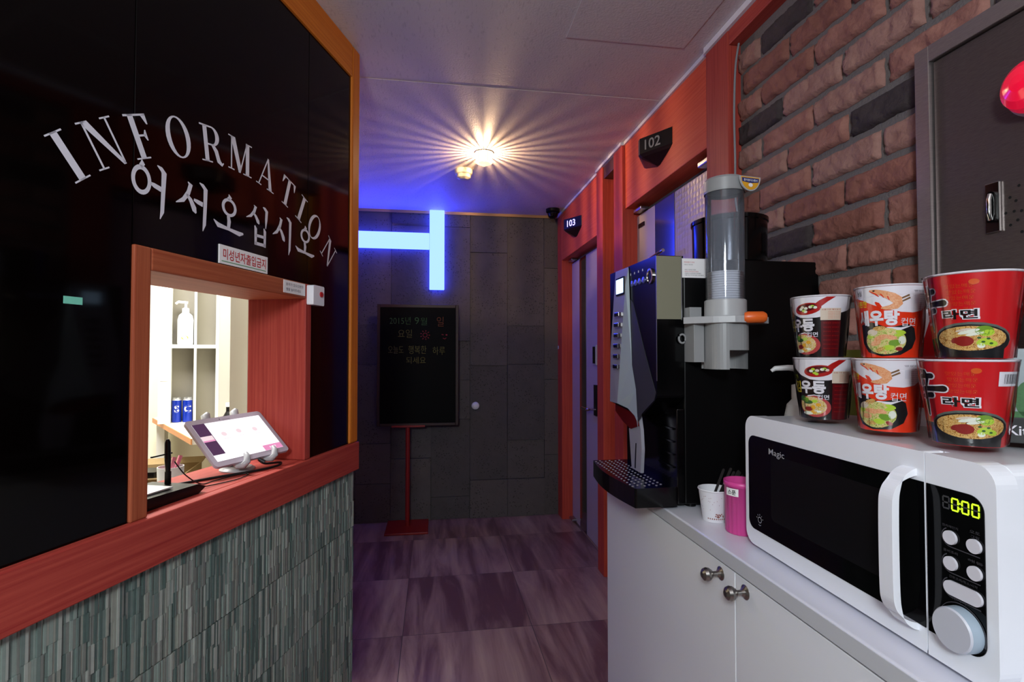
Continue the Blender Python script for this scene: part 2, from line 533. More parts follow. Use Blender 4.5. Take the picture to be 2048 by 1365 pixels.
# text as flat triangles, cached
TXT = {}
def text2d(body, size, bold=0.0, width=None):
    key = (body, bold)
    if key not in TXT:
        cu = bpy.data.curves.new('text', 'FONT')
        cu.body = body; cu.size = 1.0; cu.offset = bold; cu.resolution_u = 3
        o = bpy.data.objects.new('text', cu)
        COL.objects.link(o)
        bpy.context.view_layer.update()
        me = bpy.data.meshes.new_from_object(o.evaluated_get(bpy.context.evaluated_depsgraph_get()))
        vs = [(v.co.x, v.co.y) for v in me.vertices]
        fs = [tuple(p.vertices) for p in me.polygons]
        bpy.data.objects.remove(o); bpy.data.curves.remove(cu); bpy.data.meshes.remove(me)
        x0 = min(v[0] for v in vs); x1 = max(v[0] for v in vs)
        y0 = min(v[1] for v in vs); y1 = max(v[1] for v in vs)
        TXT[key] = ([((x-(x0+x1)/2), (y-(y0+y1)/2)) for x, y in vs], fs, x1-x0, y1-y0)
    vs, fs, w, h = TXT[key]
    k = size/h                                   # size = height of the ink
    kx = (width/w) if width else k
    return [(x*kx, y*k) for x, y in vs], fs

def put_text(mb, body, size, m, P, bold=0.0, width=None, at=(0, 0), rot=0.0):
    vs, fs = text2d(body, size, bold, width)
    c, s = math.cos(rot), math.sin(rot)
    mb.add([P(at[0]+x*c-y*s, at[1]+x*s+y*c) for x, y in vs], fs, m)

def stroke(pts, ws):
    """tapered brush stroke -> polygon list (2d)"""
    L, R = [], []
    n = len(pts)
    for i, (x, y) in enumerate(pts):
        x0, y0 = pts[max(i-1, 0)]; x1, y1 = pts[min(i+1, n-1)]
        d = math.hypot(x1-x0, y1-y0) or 1
        nx, ny = -(y1-y0)/d, (x1-x0)/d
        w = ws[i]/2
        L.append((x+nx*w, y+ny*w)); R.append((x-nx*w, y-ny*w))
    return [[L[i], L[i+1], R[i+1], R[i]] for i in range(n-1)]
def ring(cx, cy, rx, ry, t0, t1, n=28, ox=0.0):
    return [[(cx+rx*math.cos(a), cy+ry*math.sin(a)), (cx+rx*math.cos(b), cy+ry*math.sin(b)),
             (cx+ox+(rx-t0)*math.cos(b), cy+(ry-t1)*math.sin(b)), (cx+ox+(rx-t0)*math.cos(a), cy+(ry-t1)*math.sin(a))]
            for a, b in ((2*PI*i/n, 2*PI*(i+1)/n) for i in range(n))]
def rect(x0, x1, y0, y1):
    return [(x0, y0), (x1, y0), (x1, y1), (x0, y1)]

# ------------------------------------------------------------------ room shell
CH = 2.357          # ceiling height
YB = 4.007          # back wall
mb = MB(); mb.box(-3.0, 1.5, -2.6, 4.25, -0.1, 0, 'floor_marble'); structure(mb.obj('floor'))
mb = MB(); mb.box(-3.0, 1.5, -2.6, 4.25, CH, CH+0.1, 'ceiling_paper')
mb.box(-0.9, 0.955, 2.085, YB, CH-0.0012, CH, 'ceiling_paper')          # overlapping strip of ceiling paper
structure(mb.obj('ceiling'))

# back wall: staggered stone slabs of uneven thickness
random.seed(11)
mb = MB()
mb.box(-1.2, 1.3, YB+0.012, YB+0.2, 0, CH, 'stone_1')
edges = [-1.16, -0.87, -0.575, -0.32, -0.02, 0.275, 0.567, 0.86, 1.15]
for k in range(len(edges)-1):
    z = -random.choice([0.12, 0.3, 0.42, 0.2])
    while z < CH:
        h = random.choice([0.30, 0.59, 0.59, 0.88])
        t = random.choice([0.0, 0.004, 0.009, 0.014])
        z0, z1 = max(z, 0), min(z+h, CH)
        if z1 > z0 + 0.01:
            mb.box(edges[k]+0.0012, edges[k+1]-0.0012, YB-t, YB+0.02, z0+0.0015, z1-0.0015, 'stone_%d' % random.randrange(3))
        z += h
structure(mb.obj('wall_back'))

# right wall: core, brick field, wood pilasters and friezes
mb = MB(); mb.box(1.075, 1.25, -2.6, 4.2, 0, CH, 'mortar'); mb.box(1.0, 1.08, -2.6, 1.60, 0, CH, 'mortar')
wall_right = structure(mb.obj('wall_right'))
random.seed(5)
mb = MB()
DARK = [(1.439, 1.971), (0.864, 1.666), (1.317, 1.574), (0.984, 1.835), (0.769, 1.889), (1.28, 2.19)]
for k in range(-11, 8):
    z0 = 1.790 + k*0.0795
    z1 = z0 + 0.064
    if z1 > 2.30: continue
    off = 0.893 + (0.111 if k % 2 else 0.0) + random.uniform(-0.02, 0.02)*(k != 0)
    for j in range(-5, 4):
        y0 = off + j*0.222; y1 = y0 + 0.2095
        if y0 > 1.56 or y1 < -0.2: continue
        y1 = min(y1, 1.558)
        if y1 - y0 < 0.02: continue
        kind = random.choice([0, 0, 1, 2])
        for dy, dz in DARK:
            if y0 <= dy <= y1 and z0-0.008 <= dz <= z1+0.008: kind = 3
        ny, nz = max(3, int((y1-y0)/0.007)), 10
        dep = random.uniform(0.010, 0.016)
        vs = []; fs = []
        ph = random.uniform(0, 99)
        for b in range(nz+1):
            for a in range(ny+1):
                u, v = a/ny, b/nz
                y = y0+u*(y1-y0); z = z0+v*(z1-z0)
                q = Vector((ph, y*1.0, z*1.0))
                n1 = mnoise.noise(q*28); n2 = mnoise.noise(q*75); n3 = mnoise.noise(q*170)
                e = min(min(u, 1-u)*(y1-y0), min(v, 1-v)*0.064)
                edge = min(1.0, e/(0.006+0.004*n2))
                chip = 0.006*max(0.0, mnoise.noise(q*40+Vector((0, 0, 7)))-0.15)
                x = 1.0 - (dep*(0.10+0.90*edge) + (0.0050*n1+0.0036*n2+0.0022*n3-1.6*chip)*edge)
                vs.append((x, y+0.0022*n2+0.003*n1*(1-edge), z+0.0020*n3+0.003*n1*(1-edge)))
        for b in range(nz):
            for a in range(ny):
                q = b*(ny+1)+a
                fs.append((q, q+1, q+ny+2, q+ny+1))
        mb.add(vs, fs, 'brick_%d' % kind, True)
        # the sides back to the mortar
        ring_ = [b*(ny+1) for b in range(nz+1)] + [nz*(ny+1)+a for a in range(1, ny+1)] + [b*(ny+1)+ny for b in range(nz-1, -1, -1)] + [a for a in range(ny-1, 0, -1)]
        n = len(ring_)
        pv = [vs[i] for i in ring_] + [(1.001, vs[i][1], vs[i][2]) for i in ring_]
        mb.add(pv, [(i, (i+1) % n, n+(i+1) % n, n+i) for i in range(n)], 'brick_%d' % kind)
o = mb.obj('brick_facing', wall_right)

def wood(name, boxes, m):
    mb = MB()
    for b in boxes: mb.box(*b, m)
    return structure(mb.obj(name, bevel=0.003))
wood('trim_1', [(0.955, 1.08, 1.56, 1.70, 0, 2.335)], 'wood_red_z')                       # pilaster by the brick
wood('trim_2', [(0.957, 1.02, -1.2, 1.558, 2.285, 2.335)], 'wood_red_y')                  # beam over the brick
wood('trim_3', [(0.97, 1.08, 1.702, 2.528, 2.010, 2.340)], 'wood_orange_y')                  # frieze over door 102
wood('trim_4', [(0.955, 1.08, 2.53, 2.66, 0, 2.340)], 'wood_cherry_z')                         # pilaster
wood('trim_5', [(0.955, 1.08, 2.845, 2.955, 0, 2.340)], 'wood_cherry_z')                       # pilaster
wood('trim_6', [(0.962, 1.08, 2.662, 2.843, 2.27, 2.340)], 'wood_dark')                      # head of the niche
wood('trim_7', [(0.97, 1.08, 2.957, 3.868, 1.98, 2.340)], 'wood_orange_y')                   # frieze over door 103
wood('trim_8', [(0.97, 1.08, 3.87, 4.0, 0, 2.340)], 'wood_cherry_z')                           # corner jamb
mb = MB(); mb.box(1.03, 1.078, 2.662, 2.843, 0, 2.27, 'yellow_paper'); structure(mb.obj('wall_right_niche'))
mb = MB(); mb.box(0.947, 0.972, -1.2, 1.70, 2.335, CH-0.0005, 'white_paint'); mb.box(0.962, 0.985, 1.70, 2.53, 2.34, CH-0.0005, 'white_paint')
mb.box(0.947, 0.972, 2.53, 2.955, 2.34, CH-0.0005, 'white_paint'); mb.box(0.962, 0.985, 2.955, 4.0, 2.34, CH-0.0005, 'white_paint')
structure(mb.obj('trim_9'))
mb = MB(); mb.box(-0.62, 0.965, YB-0.022, YB-0.014, CH-0.022, CH-0.0005, 'brass_trim'); structure(mb.obj('trim_10'))

# doors on the right
def door(name, y0, y1, z1, xs, stripe, hinge_y, right_m):
    mb = MB()
    mb.box(xs, xs+0.03, y0, stripe[0], 0.012, z1, right_m)
    mb.box(xs, xs+0.03, stripe[1], y1, 0.012, z1, 'door_pink')
    d = structure(mb.obj(name, bevel=0.002))
    mb = MB(); mb.box(xs-0.002, xs+0.028, stripe[0]+0.0005, stripe[1]-0.0005, 0.012, z1, 'mirror_steel'); mb.obj('steel_strip', d)
    mb = MB()
    for zz in (z1+0.006, 0.02):
        mb.box(xs-0.035, xs+0.01, hinge_y-0.045, hinge_y+0.045, zz, zz+0.016, 'silver')
    mb.obj('pivot_hinge', d, bevel=0.004)
    return d
d102 = door('door_1', 1.705, 2.555, 1.972, 1.035, (2.11, 2.31), 2.45, 'door_embossed')
mb = MB(); mb.box(0.995, 1.03, 1.73, 1.84, 1.976, 1.998, 'silver'); mb.obj('door_closer', d102, bevel=0.005)
mb = MB(); mb.box(1.030, 1.036, 2.435, 2.505, 1.905, 1.925, 'black_plastic'); mb.obj('door_label', d102)
mb = MB(); mb.tube([(1.03, 2.25, 1.70), (0.985, 2.25, 1.70), (0.98, 2.24, 1.701), (0.98, 2.11, 1.715)], 0.008, 'chrome'); mb.obj('door_handle', d102)
d103 = door('door_2', 2.96, 3.862, 1.955, 1.05, (3.49, 3.65), 3.79, 'door_pink')
mb = MB(); mb.box(1.025, 1.05, 3.20, 3.27, 1.19, 1.32, 'light_grey_plastic'); mb.box(1.021, 1.026, 3.212, 3.258, 1.20, 1.31, 'black_gloss'); mb.obj('digital_lock', d103, bevel=0.004)
mb = MB(); mb.box(1.036, 1.05, 3.235, 3.285, 0.86, 1.06, 'black_plastic'); mb.tube([(1.04, 3.26, 0.90), (0.99, 3.26, 0.90), (0.985, 3.27, 0.90), (0.985, 3.38, 0.90)], 0.010, 'chrome'); mb.obj('door_handle', d103, bevel=0.002)
mb = MB(); mb.box(0.969, 0.9705, 3.965, 3.995, 1.30, 1.325, 'sticker_white'); tag(mb.obj('sticker', loc=(0.97, 3.98, 1.30)), 'tiny white sticker on the red door jamb in the back corner', 'sticker')

# ------------------------------------------------------------------ booth on the left (its own frame: s along the wall, t inward)
BC = Vector((-0.276, 1.923, 0)); BANG = math.radians(90-18.381)
BM = Matrix.Translation(BC) @ Matrix.Rotation(BANG, 4, 'Z')
def bpt(s, t, z): return BM @ Vector((s, t, z))
def bthing(name, label, cat, s, t, z, rz=0.0, group=None):
    return thing(name, label, cat, bpt(s, t, z), BANG+rz, group)
def bobj(mb, name, s, t, z):
    o = mb.obj(name, None)
    o.location = bpt(s, t, z); o.rotation_euler = (0, 0, BANG)
    return o
S0 = -2.6
mb = MB()
mb.box(S0, -0.004, 0.012, 0.15, 0, 0.857, 'grout')
mb.box(S0, -0.905, 0.012, 0.15, 0.857, CH, 'black_plastic')
mb.box(-0.305, -0.004, 0.012, 0.15, 0.857, CH, 'black_plastic')
mb.box(-0.905, -0.305, 0.012, 0.15, 1.475, CH, 'black_plastic')
mb.box(-0.905, -0.305, 0.012, 0.15, 0.857, 0.90, 'black_plastic')
wl = structure(mb.obj('wall_left', M=BM))
# 3d mosaic tiles: thin vertical bars in staggered rows
random.seed(3)
mb = MB()
sj = [-0.011, -0.27, -0.645, -1.02, -1.395]
for k in range(len(sj)-1):
    zj = [0.855, 0.655, 0.435, 0.215, 0.0]
    rows = 16
    s = sj[k+1]+0.001
    off = 0.0; left = 0; tone = 0
    while s < sj[k]-0.003:
        if left <= 0:
            off = random.choice([-0.020, -0.010, 0.0, 0.010, 0.020]); left = random.randint(4, 9)
        left -= 1
        w = min(random.choice([0.004, 0.005, 0.006]), sj[k]-0.001-s)
        for q in range(4):
            zt, zb = zj[q]-0.001, zj[q+1]+0.001
            cuts = [zb] + [zb+(zt-zb)*(i/4)+off for i in (1, 2, 3)] + [zt]
            for i in range(4):
                tone = random.choice([0, 1, 2, 3, 4, 5]) if (i == 0 and q == 0) or random.random() < 0.30 else tone
                t = (0.0, 0.0012, 0.0024)[random.randrange(3)]
                mb.box(s, s+w-0.0003, t, 0.013, cuts[i]+0.0002, cuts[i+1]-0.0002, 'tile_bar_%d' % tone)
        s += w
mb.box(S0, -1.395, 0.003, 0.013, 0, 0.855, 'tile_bar_0')
mb.obj('tile_facing', wl)
for nm, a, b, z0, z1 in (('p', S0, -0.9067, 0.953, 2.243), ('q', -0.9047, -0.3198, 1.476, 2.243), ('r', -0.3178, -0.057, 0.953, 2.243)):
    mb = MB(); mb.box(a, b, 0.0, 0.011, z0, z1, 'black_glass'); mb.obj('glass_panel', wl, bevel=0.0005, bseg=1)
# end of the booth and the corridor wall behind it
mb = MB(); mb.box(-0.10, -0.004, 0.151, 0.36, 0, CH, 'panel_grey'); structure(mb.obj('wall_left_return', M=BM))
mb = MB(); mb.box(-0.75, -0.65, 2.06, YB+0.01, 0, CH, 'cream_paint'); structure(mb.obj('wall_left_far'))
# wood surrounds
def bwood(name, boxes, m, bev=0.003):
    mb = MB()
    for b in boxes: mb.box(*b, m)
    return structure(mb.obj(name, M=BM, bevel=bev))
bwood('trim_11', [(-0.057, 0.0, -0.008, 0.15, 0.953, CH-0.001)], 'wood_golden_z', 0.006)
bwood('trim_12', [(S0, -0.0575, -0.008, 0.011, 2.243, CH-0.001)], 'wood_golden_x', 0.004)
bwood('trim_13', [(S0, 0.0, -0.014, 0.012, 0.855, 0.953), (-0.9, -0.31, 0.012, 0.21, 0.92, 0.953)], 'wood_red_x', 0.003)
# service window
mb = MB()
mb.box(-0.905, -0.868, -0.006, 0.15, 0.953, 1.475, 'wood_brown_z')
mb.box(-0.334, -0.304, -0.006, 0.185, 0.953, 1.475, 'wood_red_z')
w1 = structure(mb.obj('window_1', M=BM, bevel=0.003))
mb = MB(); mb.box(-0.868, -0.334, -0.006, 0.185, 1.430, 1.475, 'wood_brown_x'); mb.obj('window_head', w1, bevel=0.003)

# vinyl lettering on the black glass
P = lambda a, b: (a, -0.001, b)
Q = lambda a, b: (a, -0.0014, b)
def serif(ch):
    """polygons of a serif capital in a box 1 high, centred on x=0"""
    R_ = []
    def sf(x, y, w, up): R_.append(rect(x-w/2, x+w/2, (1-0.035) if up else 0, 1 if up else 0.035))
    if ch == 'I':
        R_.append(rect(-0.085, 0.085, 0, 1)); sf(0, 1, 0.42, 1); sf(0, 0, 0.42, 0)
    elif ch == 'N':
        R_.append(rect(-0.33, -0.28, 0, 1)); R_.append(rect(0.28, 0.33, 0, 1))
        R_.append([(-0.36, 1), (-0.17, 1), (0.33, 0.02), (0.33, -0.02), (0.26, -0.02)])
        sf(-0.33, 1, 0.26, 1); sf(-0.305, 0, 0.28, 0); sf(0.305, 1, 0.28, 1)
    elif ch == 'F':
        R_.append(rect(-0.22, -0.06, 0, 1)); R_.append(rect(-0.34, 0.30, 0.955, 1)); sf(-0.14, 0, 0.42, 0)
        R_.append([(0.30, 1), (0.30, 0.76), (0.26, 0.76), (0.16, 0.955)])
        R_.append(rect(-0.06, 0.14, 0.50, 0.545)); R_.append([(0.14, 0.64), (0.17, 0.64), (0.17, 0.40), (0.14, 0.40), (0.07, 0.52)])
    elif ch == 'O':
        R_.extend(ring(0, 0.5, 0.40, 0.52, 0.15, 0.04))
    elif ch == 'R':
        R_.append(rect(-0.28, -0.13, 0, 1)); sf(-0.205, 0, 0.40, 0); R_.append(rect(-0.40, 0.04, 0.955, 1)); R_.append(rect(-0.13, 0.04, 0.47, 0.515))
        n = 14
        for i in range(n):
            a, b = -PI/2+PI*i/n, -PI/2+PI*(i+1)/n
            R_.append([(0.04+0.29*math.cos(a), 0.735+0.265*math.sin(a)), (0.04+0.29*math.cos(b), 0.735+0.265*math.sin(b)),
                       (0.04+0.14*math.cos(b), 0.735+0.222*math.sin(b)), (0.04+0.14*math.cos(a), 0.735+0.222*math.sin(a))])
        R_.extend(stroke([(0.04, 0.50), (0.17, 0.34), (0.24, 0.08), (0.36, 0.0), (0.43, 0.06)], [0.10, 0.15, 0.15, 0.09, 0.03]))
    elif ch == 'M':
        R_.append(rect(-0.39, -0.34, 0, 1)); R_.append(rect(0.26, 0.42, 0, 1))
        R_.append([(-0.42, 1), (-0.22, 1), (0.06, 0.16), (0.0, 0.0), (-0.05, 0.0)])
        R_.append([(0.29, 1), (0.34, 1), (0.03, 0.0), (-0.02, 0.0)])
        sf(-0.40, 1, 0.22, 1); sf(-0.365, 0, 0.26, 0); sf(0.42, 1, 0.24, 1); sf(0.34, 0, 0.38, 0)
    elif ch == 'A':
        R_.append([(-0.02, 1.0), (0.03, 1.0), (-0.29, 0.0), (-0.34, 0.0)]); R_.append([(-0.03, 1.02), (0.05, 1.02), (0.37, 0), (0.20, 0)])
        R_.append(rect(-0.20, 0.20, 0.32, 0.365)); sf(-0.31, 0, 0.26, 0); sf(0.285, 0, 0.36, 0)
    elif ch == 'T':
        R_.append(rect(-0.08, 0.08, 0, 1)); R_.append(rect(-0.37, 0.37, 0.955, 1)); sf(0, 0, 0.38, 0)
        for q in (-1, 1): R_.append([(q*0.37, 1), (q*0.37, 0.72), (q*0.34, 0.72), (q*0.24, 0.955)])
    return R_
info = bthing('window_lettering', 'arched grey capital letters reading INFORMATION on the black glass', 'lettering', -0.612, 0, 1.60)
SP = [-1.027, -0.965, -0.890, -0.803, -0.711, -0.617, -0.516, -0.423, -0.353, -0.282, -0.198]
for ch, s in zip('INFORMATION', SP):
    a = math.asin(max(-1, min(1, (s+0.612)/0.635)))
    z = 1.114+0.635*math.cos(a)
    mb = MB()
    for poly in serif(ch):
        pp = []
        for x, y in poly:
            x, y = x*0.080, (y-0.5)*0.080
            pp.append((s+0.612+x*math.cos(a)+y*math.sin(a), z-1.60-x*math.sin(a)+y*math.cos(a)))
        mb.flat(pp, 'vinyl_grey', P)
    mb.obj('letter', info)
greet = bthing('window_lettering', 'grey brush style Korean greeting letters below the arched capitals on black glass', 'lettering', -0.60, 0, 1.54)
def hangul(ch):
    o = []
    if ch in 'eo':
        pass
    if ch == 'eo':
        o += ring(0.27, 0.62, 0.27, 0.27, 0.10, 0.085); o += stroke([(0.24, 0.86), (0.30, 0.93), (0.27, 0.99)], [0.1, 0.12, 0.02])
        o += stroke([(0.52, 0.62), (0.62, 0.60), (0.82, 0.57)], [0.05, 0.09, 0.10])
        o += stroke([(0.70, 1.0), (0.82, 0.96), (0.90, 0.90), (0.88, 0.5), (0.86, 0.15), (0.80, 0.0)], [0.02, 0.09, 0.15, 0.12, 0.11, 0.02])
    def siot(k=1.0, y0=0.0):
        r = stroke([(0.36, 0.92), (0.45, 0.88), (0.38, 0.70), (0.22, 0.52), (0.0, 0.42)], [0.02, 0.13, 0.12, 0.10, 0.02])
        r += stroke([(0.33, 0.66), (0.46, 0.56), (0.58, 0.40), (0.64, 0.33)], [0.05, 0.11, 0.15, 0.04])
        return [[(x*k, y0+y*k if k != 1 else y) for x, y in p] for p in r]
    if ch == 'seo':
        o += siot(); o += stroke([(0.56, 0.60), (0.68, 0.58), (0.86, 0.56)], [0.05, 0.09, 0.10])
        o += stroke([(0.74, 1.0), (0.86, 0.96), (0.95, 0.90), (0.94, 0.5), (0.92, 0.15), (0.87, 0.0)], [0.02, 0.09, 0.14, 0.12, 0.11, 0.02])
    if ch == 'o':
        o += ring(0.50, 0.66, 0.25, 0.25, 0.09, 0.08); o += stroke([(0.46, 0.88), (0.53, 0.95), (0.48, 1.02)], [0.1, 0.12, 0.02])
        o += stroke([(0.47, 0.42), (0.50, 0.28), (0.48, 0.10)], [0.10, 0.12, 0.10])
        o += stroke([(0.0, 0.20), (0.14, 0.09), (0.5, 0.06), (0.86, 0.02), (1.0, 0.06)], [0.02, 0.13, 0.08, 0.13, 0.05])
    if ch == 'sip':
        o += [[(x*0.9, 0.30+y*0.72) for x, y in p] for p in siot()]
        o += stroke([(0.74, 1.0), (0.84, 0.97), (0.92, 0.92), (0.90, 0.7), (0.88, 0.48)], [0.02, 0.09, 0.13, 0.11, 0.03])
        for x in (0.42, 0.84): o += stroke([(x-0.05, 0.47), (x, 0.40), (x, 0.0)], [0.04, 0.12, 0.10])
        o += stroke([(0.42, 0.24), (0.84, 0.25)], [0.07, 0.07]); o += stroke([(0.40, 0.04), (0.86, 0.05)], [0.08, 0.08])
    if ch == 'si':
        o += siot()
        o += stroke([(0.74, 1.0), (0.86, 0.96), (0.95, 0.90), (0.94, 0.5), (0.92, 0.15), (0.87, 0.0)], [0.02, 0.09, 0.14, 0.12, 0.11, 0.02])
    return o
for ch, sl, sr, zb, zt in (('eo', -0.911, -0.829, 1.537, 1.642), ('seo', -0.807, -0.722, 1.539, 1.643), ('o', -0.701, -0.602, 1.557, 1.643),
                           ('sip', -0.592, -0.506, 1.545, 1.649), ('si', -0.487, -0.404, 1.545, 1.649), ('o', -0.382, -0.283, 1.562, 1.646)):
    mb = MB()
    for poly in hangul(ch):
        mb.flat([(sl+x*(sr-sl)+0.60, zb+y*(zt-zb)-1.54) for x, y in poly], 'vinyl_grey', P)
    mb.obj('letter', greet)

# notices, bell, teal strip
t = bthing('notice_sign', 'white strip sign with red Korean letters above the booth window', 'sign', -0.597, 0, 1.477)
mb = MB(); mb.box(-0.087, 0.087, -0.003, 0.0, 0, 0.044, 'sticker_white'); mb.obj('sign_plate', t)
mb = MB(); put_text(mb, '미성년자출입금지', 0.026, 'red_text', lambda a, b: (a, -0.0034, b), 0.012, 0.155, (0.002, 0.024)); mb.box(-0.080, 0.080, -0.0034, -0.003, 0.0055, 0.0072, 'green_line'); mb.obj('sign_text', t)
t = bthing('notice_sticker', 'small white notice sticker on the window frame beside the call button', 'sticker', -0.393, -0.006, 1.437)
mb = MB(); mb.box(-0.052, 0.052, -0.0015, 0, 0, 0.035, 'sticker_white')
put_text(mb, '용무가 있으신분은', 0.0085, 'dark_text', lambda a, b: (a, -0.0018, b), 0.0, 0.085, (0, 0.0245))
put_text(mb, '벨을 눌러주세요', 0.0085, 'dark_text', lambda a, b: (a, -0.0018, b), 0.0, 0.070, (-0.006, 0.0105)); mb.obj('sticker_sheet', t)
t = bthing('call_button', 'white call button box with a dark red button on the window corner', 'call button', -0.300, -0.006, 1.413)
mb = MB(); mb.rbox(-0.030, 0.030, -0.022, 0, 0, 0.059, 0.005, 'white_gloss', 'y'); mb.obj('housing', t, bevel=0.002)
mb = MB(); mb.lathe([(0, 0.003), (0.008, 0.003), (0.0085, 0)], 'red_text', 20, M=Matrix.Translation((0.012, -0.022, 0.034)) @ Matrix.Rotation(PI/2, 4, 'X')); mb.obj('button', t)
mb = MB(); mb.box(-0.0155, 0.0155, -0.001, 0, 0, 0.0125, 'teal_paper'); tag(bobj(mb, 'sticker', -1.014, 0, 1.351), 'small teal strip stuck on the black glass at the far left', 'sticker')

# tablet leaning in its stand on the sill
TB = Matrix(((0.969, 0.170, -0.178), (-0.245, 0.737, -0.629), (0.024, 0.654, 0.756)))
Rt = (BM.to_3x3() @ TB).to_quaternion()
tab = thing('tablet', 'silver framed tablet with a bright white screen leaning on the red sill', 'tablet', (-0.5264, 1.5153, 1.0378))
tab.scale = (0.94, 0.94, 0.94)
tab.rotation_mode = 'QUATERNION'; tab.rotation_quaternion = Rt
W2, H2 = 0.1215, 0.0865
mb = MB(); mb.rbox(-W2, W2, -H2, H2, -0.004, 0.004, 0.011, 'tablet_bezel', 'z', 6); mb.obj('frame', tab, bevel=0.0015)
TP = lambda a, b: (a, b, 0.0046)
TQ = lambda a, b: (a, b, 0.0050)
mb = MB()
mb.flat(rect(-0.108, 0.108, -0.070, 0.069), 'screen_white', TP)
mb.flat(rect(-0.108, -0.072, -0.048, 0.069), 'screen_purple', TQ)
mb.flat(rect(-0.108, -0.074, 0.001, 0.022), 'screen_pale', lambda a, b: (a, b, 0.0053)); mb.flat(rect(-0.108, -0.074, 0.001, 0.006), 'screen_pink', lambda a, b: (a, b, 0.0055))
mb.flat(rect(0.045, 0.108, -0.070, -0.050), 'screen_pink', TQ)
for x, y in ((-0.038, 0.020), (0.010, 0.022), (0.062, 0.018)):
    mb.flat(ellipse(x, y, 0.008, 0.008), 'screen_pale', TQ); mb.flat(rect(x-0.012, x+0.012, y-0.018, y-0.0165), 'screen_pale', TQ)
put_text(mb, '8 예약', 0.008, 'screen_white', lambda a, b: (a, b, 0.0053), 0.01, None, (0.076, -0.060))
mb.obj('screen', tab)
mb = MB(); mb.box(-0.012, 0.012, 0.0755, 0.0785, 0.004, 0.0044, 'tablet_bezel'); mb.lathe([(0, 0.0046), (0.0016, 0.0044)], 'black_gloss', 12, c=(-0.02, 0.077, 0)); mb.obj('camera_lens', tab)
std = bthing('tablet_stand', 'white plastic desk stand with curved hooks holding the tablet', 'tablet stand', -0.472, 0.108, 0.953)
mb = MB(); mb.lathe([(0, 0.009), (0.036, 0.008), (0.044, 0.003), (0.044, 0), (0, 0)], 'light_grey_plastic', 36); mb.obj('base', std)
def tl(x, y, z):        # tablet space -> stand space
    w = Matrix.Translation((-0.5264, 1.5153, 1.0378)) @ Rt.to_matrix().to_4x4() @ Matrix.Scale(0.94, 4) @ Vector((x, y, z))
    return (Matrix.Translation(bpt(-0.472, 0.108, 0.953)) @ Matrix.Rotation(BANG, 4, 'Z')).inverted() @ w
mb = MB(); mb.tube([(0.0, 0.015, 0.006), (0.0, 0.05, 0.03), tl(-0.02, -0.03, -0.03), tl(-0.02, 0.0, -0.016)], [0.012, 0.010, 0.010, 0.012], 'light_grey_plastic', 12); mb.obj('arm', std)
mb = MB(); mb.tube([tl(-0.045, 0.05, -0.016), tl(-0.02, 0, -0.016), tl(0.03, -0.05, -0.016)], 0.008, 'light_grey_plastic', 10); mb.tube([tl(0.03, 0.05, -0.016), tl(-0.02, 0, -0.016), tl(-0.045, -0.05, -0.016)], 0.008, 'light_grey_plastic', 10); mb.obj('back_plate', std)
for hx in (-0.038, 0.055):
    mb = MB(); mb.tube([tl(hx-0.012, -0.060, -0.012), tl(hx-0.010, -0.088, -0.012), tl(hx-0.006, -0.098, 0.000), tl(hx, -0.096, 0.012), tl(hx+0.006, -0.082, 0.016), tl(hx+0.010, -0.070, 0.014)], [0.008, 0.009, 0.009, 0.009, 0.008, 0.006], 'light_grey_plastic', 12); mb.obj('hook', std)
for hx in (-0.050, 0.042):
    mb = MB(); mb.tube([tl(hx, 0.060, -0.014), tl(hx+0.004, 0.090, -0.014), tl(hx+0.010, 0.106, -0.010), tl(hx+0.018, 0.113, -0.004)], [0.008, 0.011, 0.012, 0.006], 'light_grey_plastic', 12); mb.obj('hook', std)
# cables
def smooth_path(pts, n=8):
    P_ = [Vector(p) for p in pts]; out = []
    for i in range(len(P_)-1):
        p0 = P_[max(i-1, 0)]; p1 = P_[i]; p2 = P_[i+1]; p3 = P_[min(i+2, len(P_)-1)]
        for k in range(n):
            u = k/n
            out.append(0.5*((2*p1)+(p2-p0)*u+(2*p0-5*p1+4*p2-p3)*u*u+(3*p1-p0-3*p2+p3)*u**3))
    out.append(P_[-1]); return out
inv = BM.inverted()
plug = inv @ (Matrix.Translation((-0.5264, 1.5153, 1.0378)) @ Rt.to_matrix().to_4x4() @ Matrix.Scale(0.94, 4) @ Vector((0.010, -0.0885, 0)))
mb = MB(); mb.tube(smooth_path([plug+Vector((0, -0.002, -0.004)), plug+Vector((0.010, -0.014, -0.014)), (-0.400, 0.028, 0.960), (-0.425, 0.022, 0.956), (-0.49, 0.040, 0.956), (-0.60, 0.105, 0.956), (-0.70, 0.15, 0.956), (-0.78, 0.17, 0.956)]), 0.0032, 'cable_black')
mb.tube([plug, plug+Vector((0.006, -0.014, -0.010))], [0.005, 0.006], 'cable_black')
tag(mb.obj('charging_cable', M=BM), 'thick black charging cable running from the tablet along the sill', 'cable')
mb = MB(); mb.tube(smooth_path([(-0.692, 0.10, 1.020), (-0.675, 0.085, 0.985), (-0.64, 0.075, 0.957), (-0.60, 0.07, 0.9555), (-0.53, 0.055, 0.9555), (-0.525, 0.035, 0.9555), (-0.58, 0.025, 0.9555), (-0.64, 0.045, 0.9555), (-0.69, 0.05, 0.960)]), 0.0014, 'cable_black')
tag(mb.obj('antenna_cable', M=BM), 'thin black wire looping on the sill beside the router', 'cable')
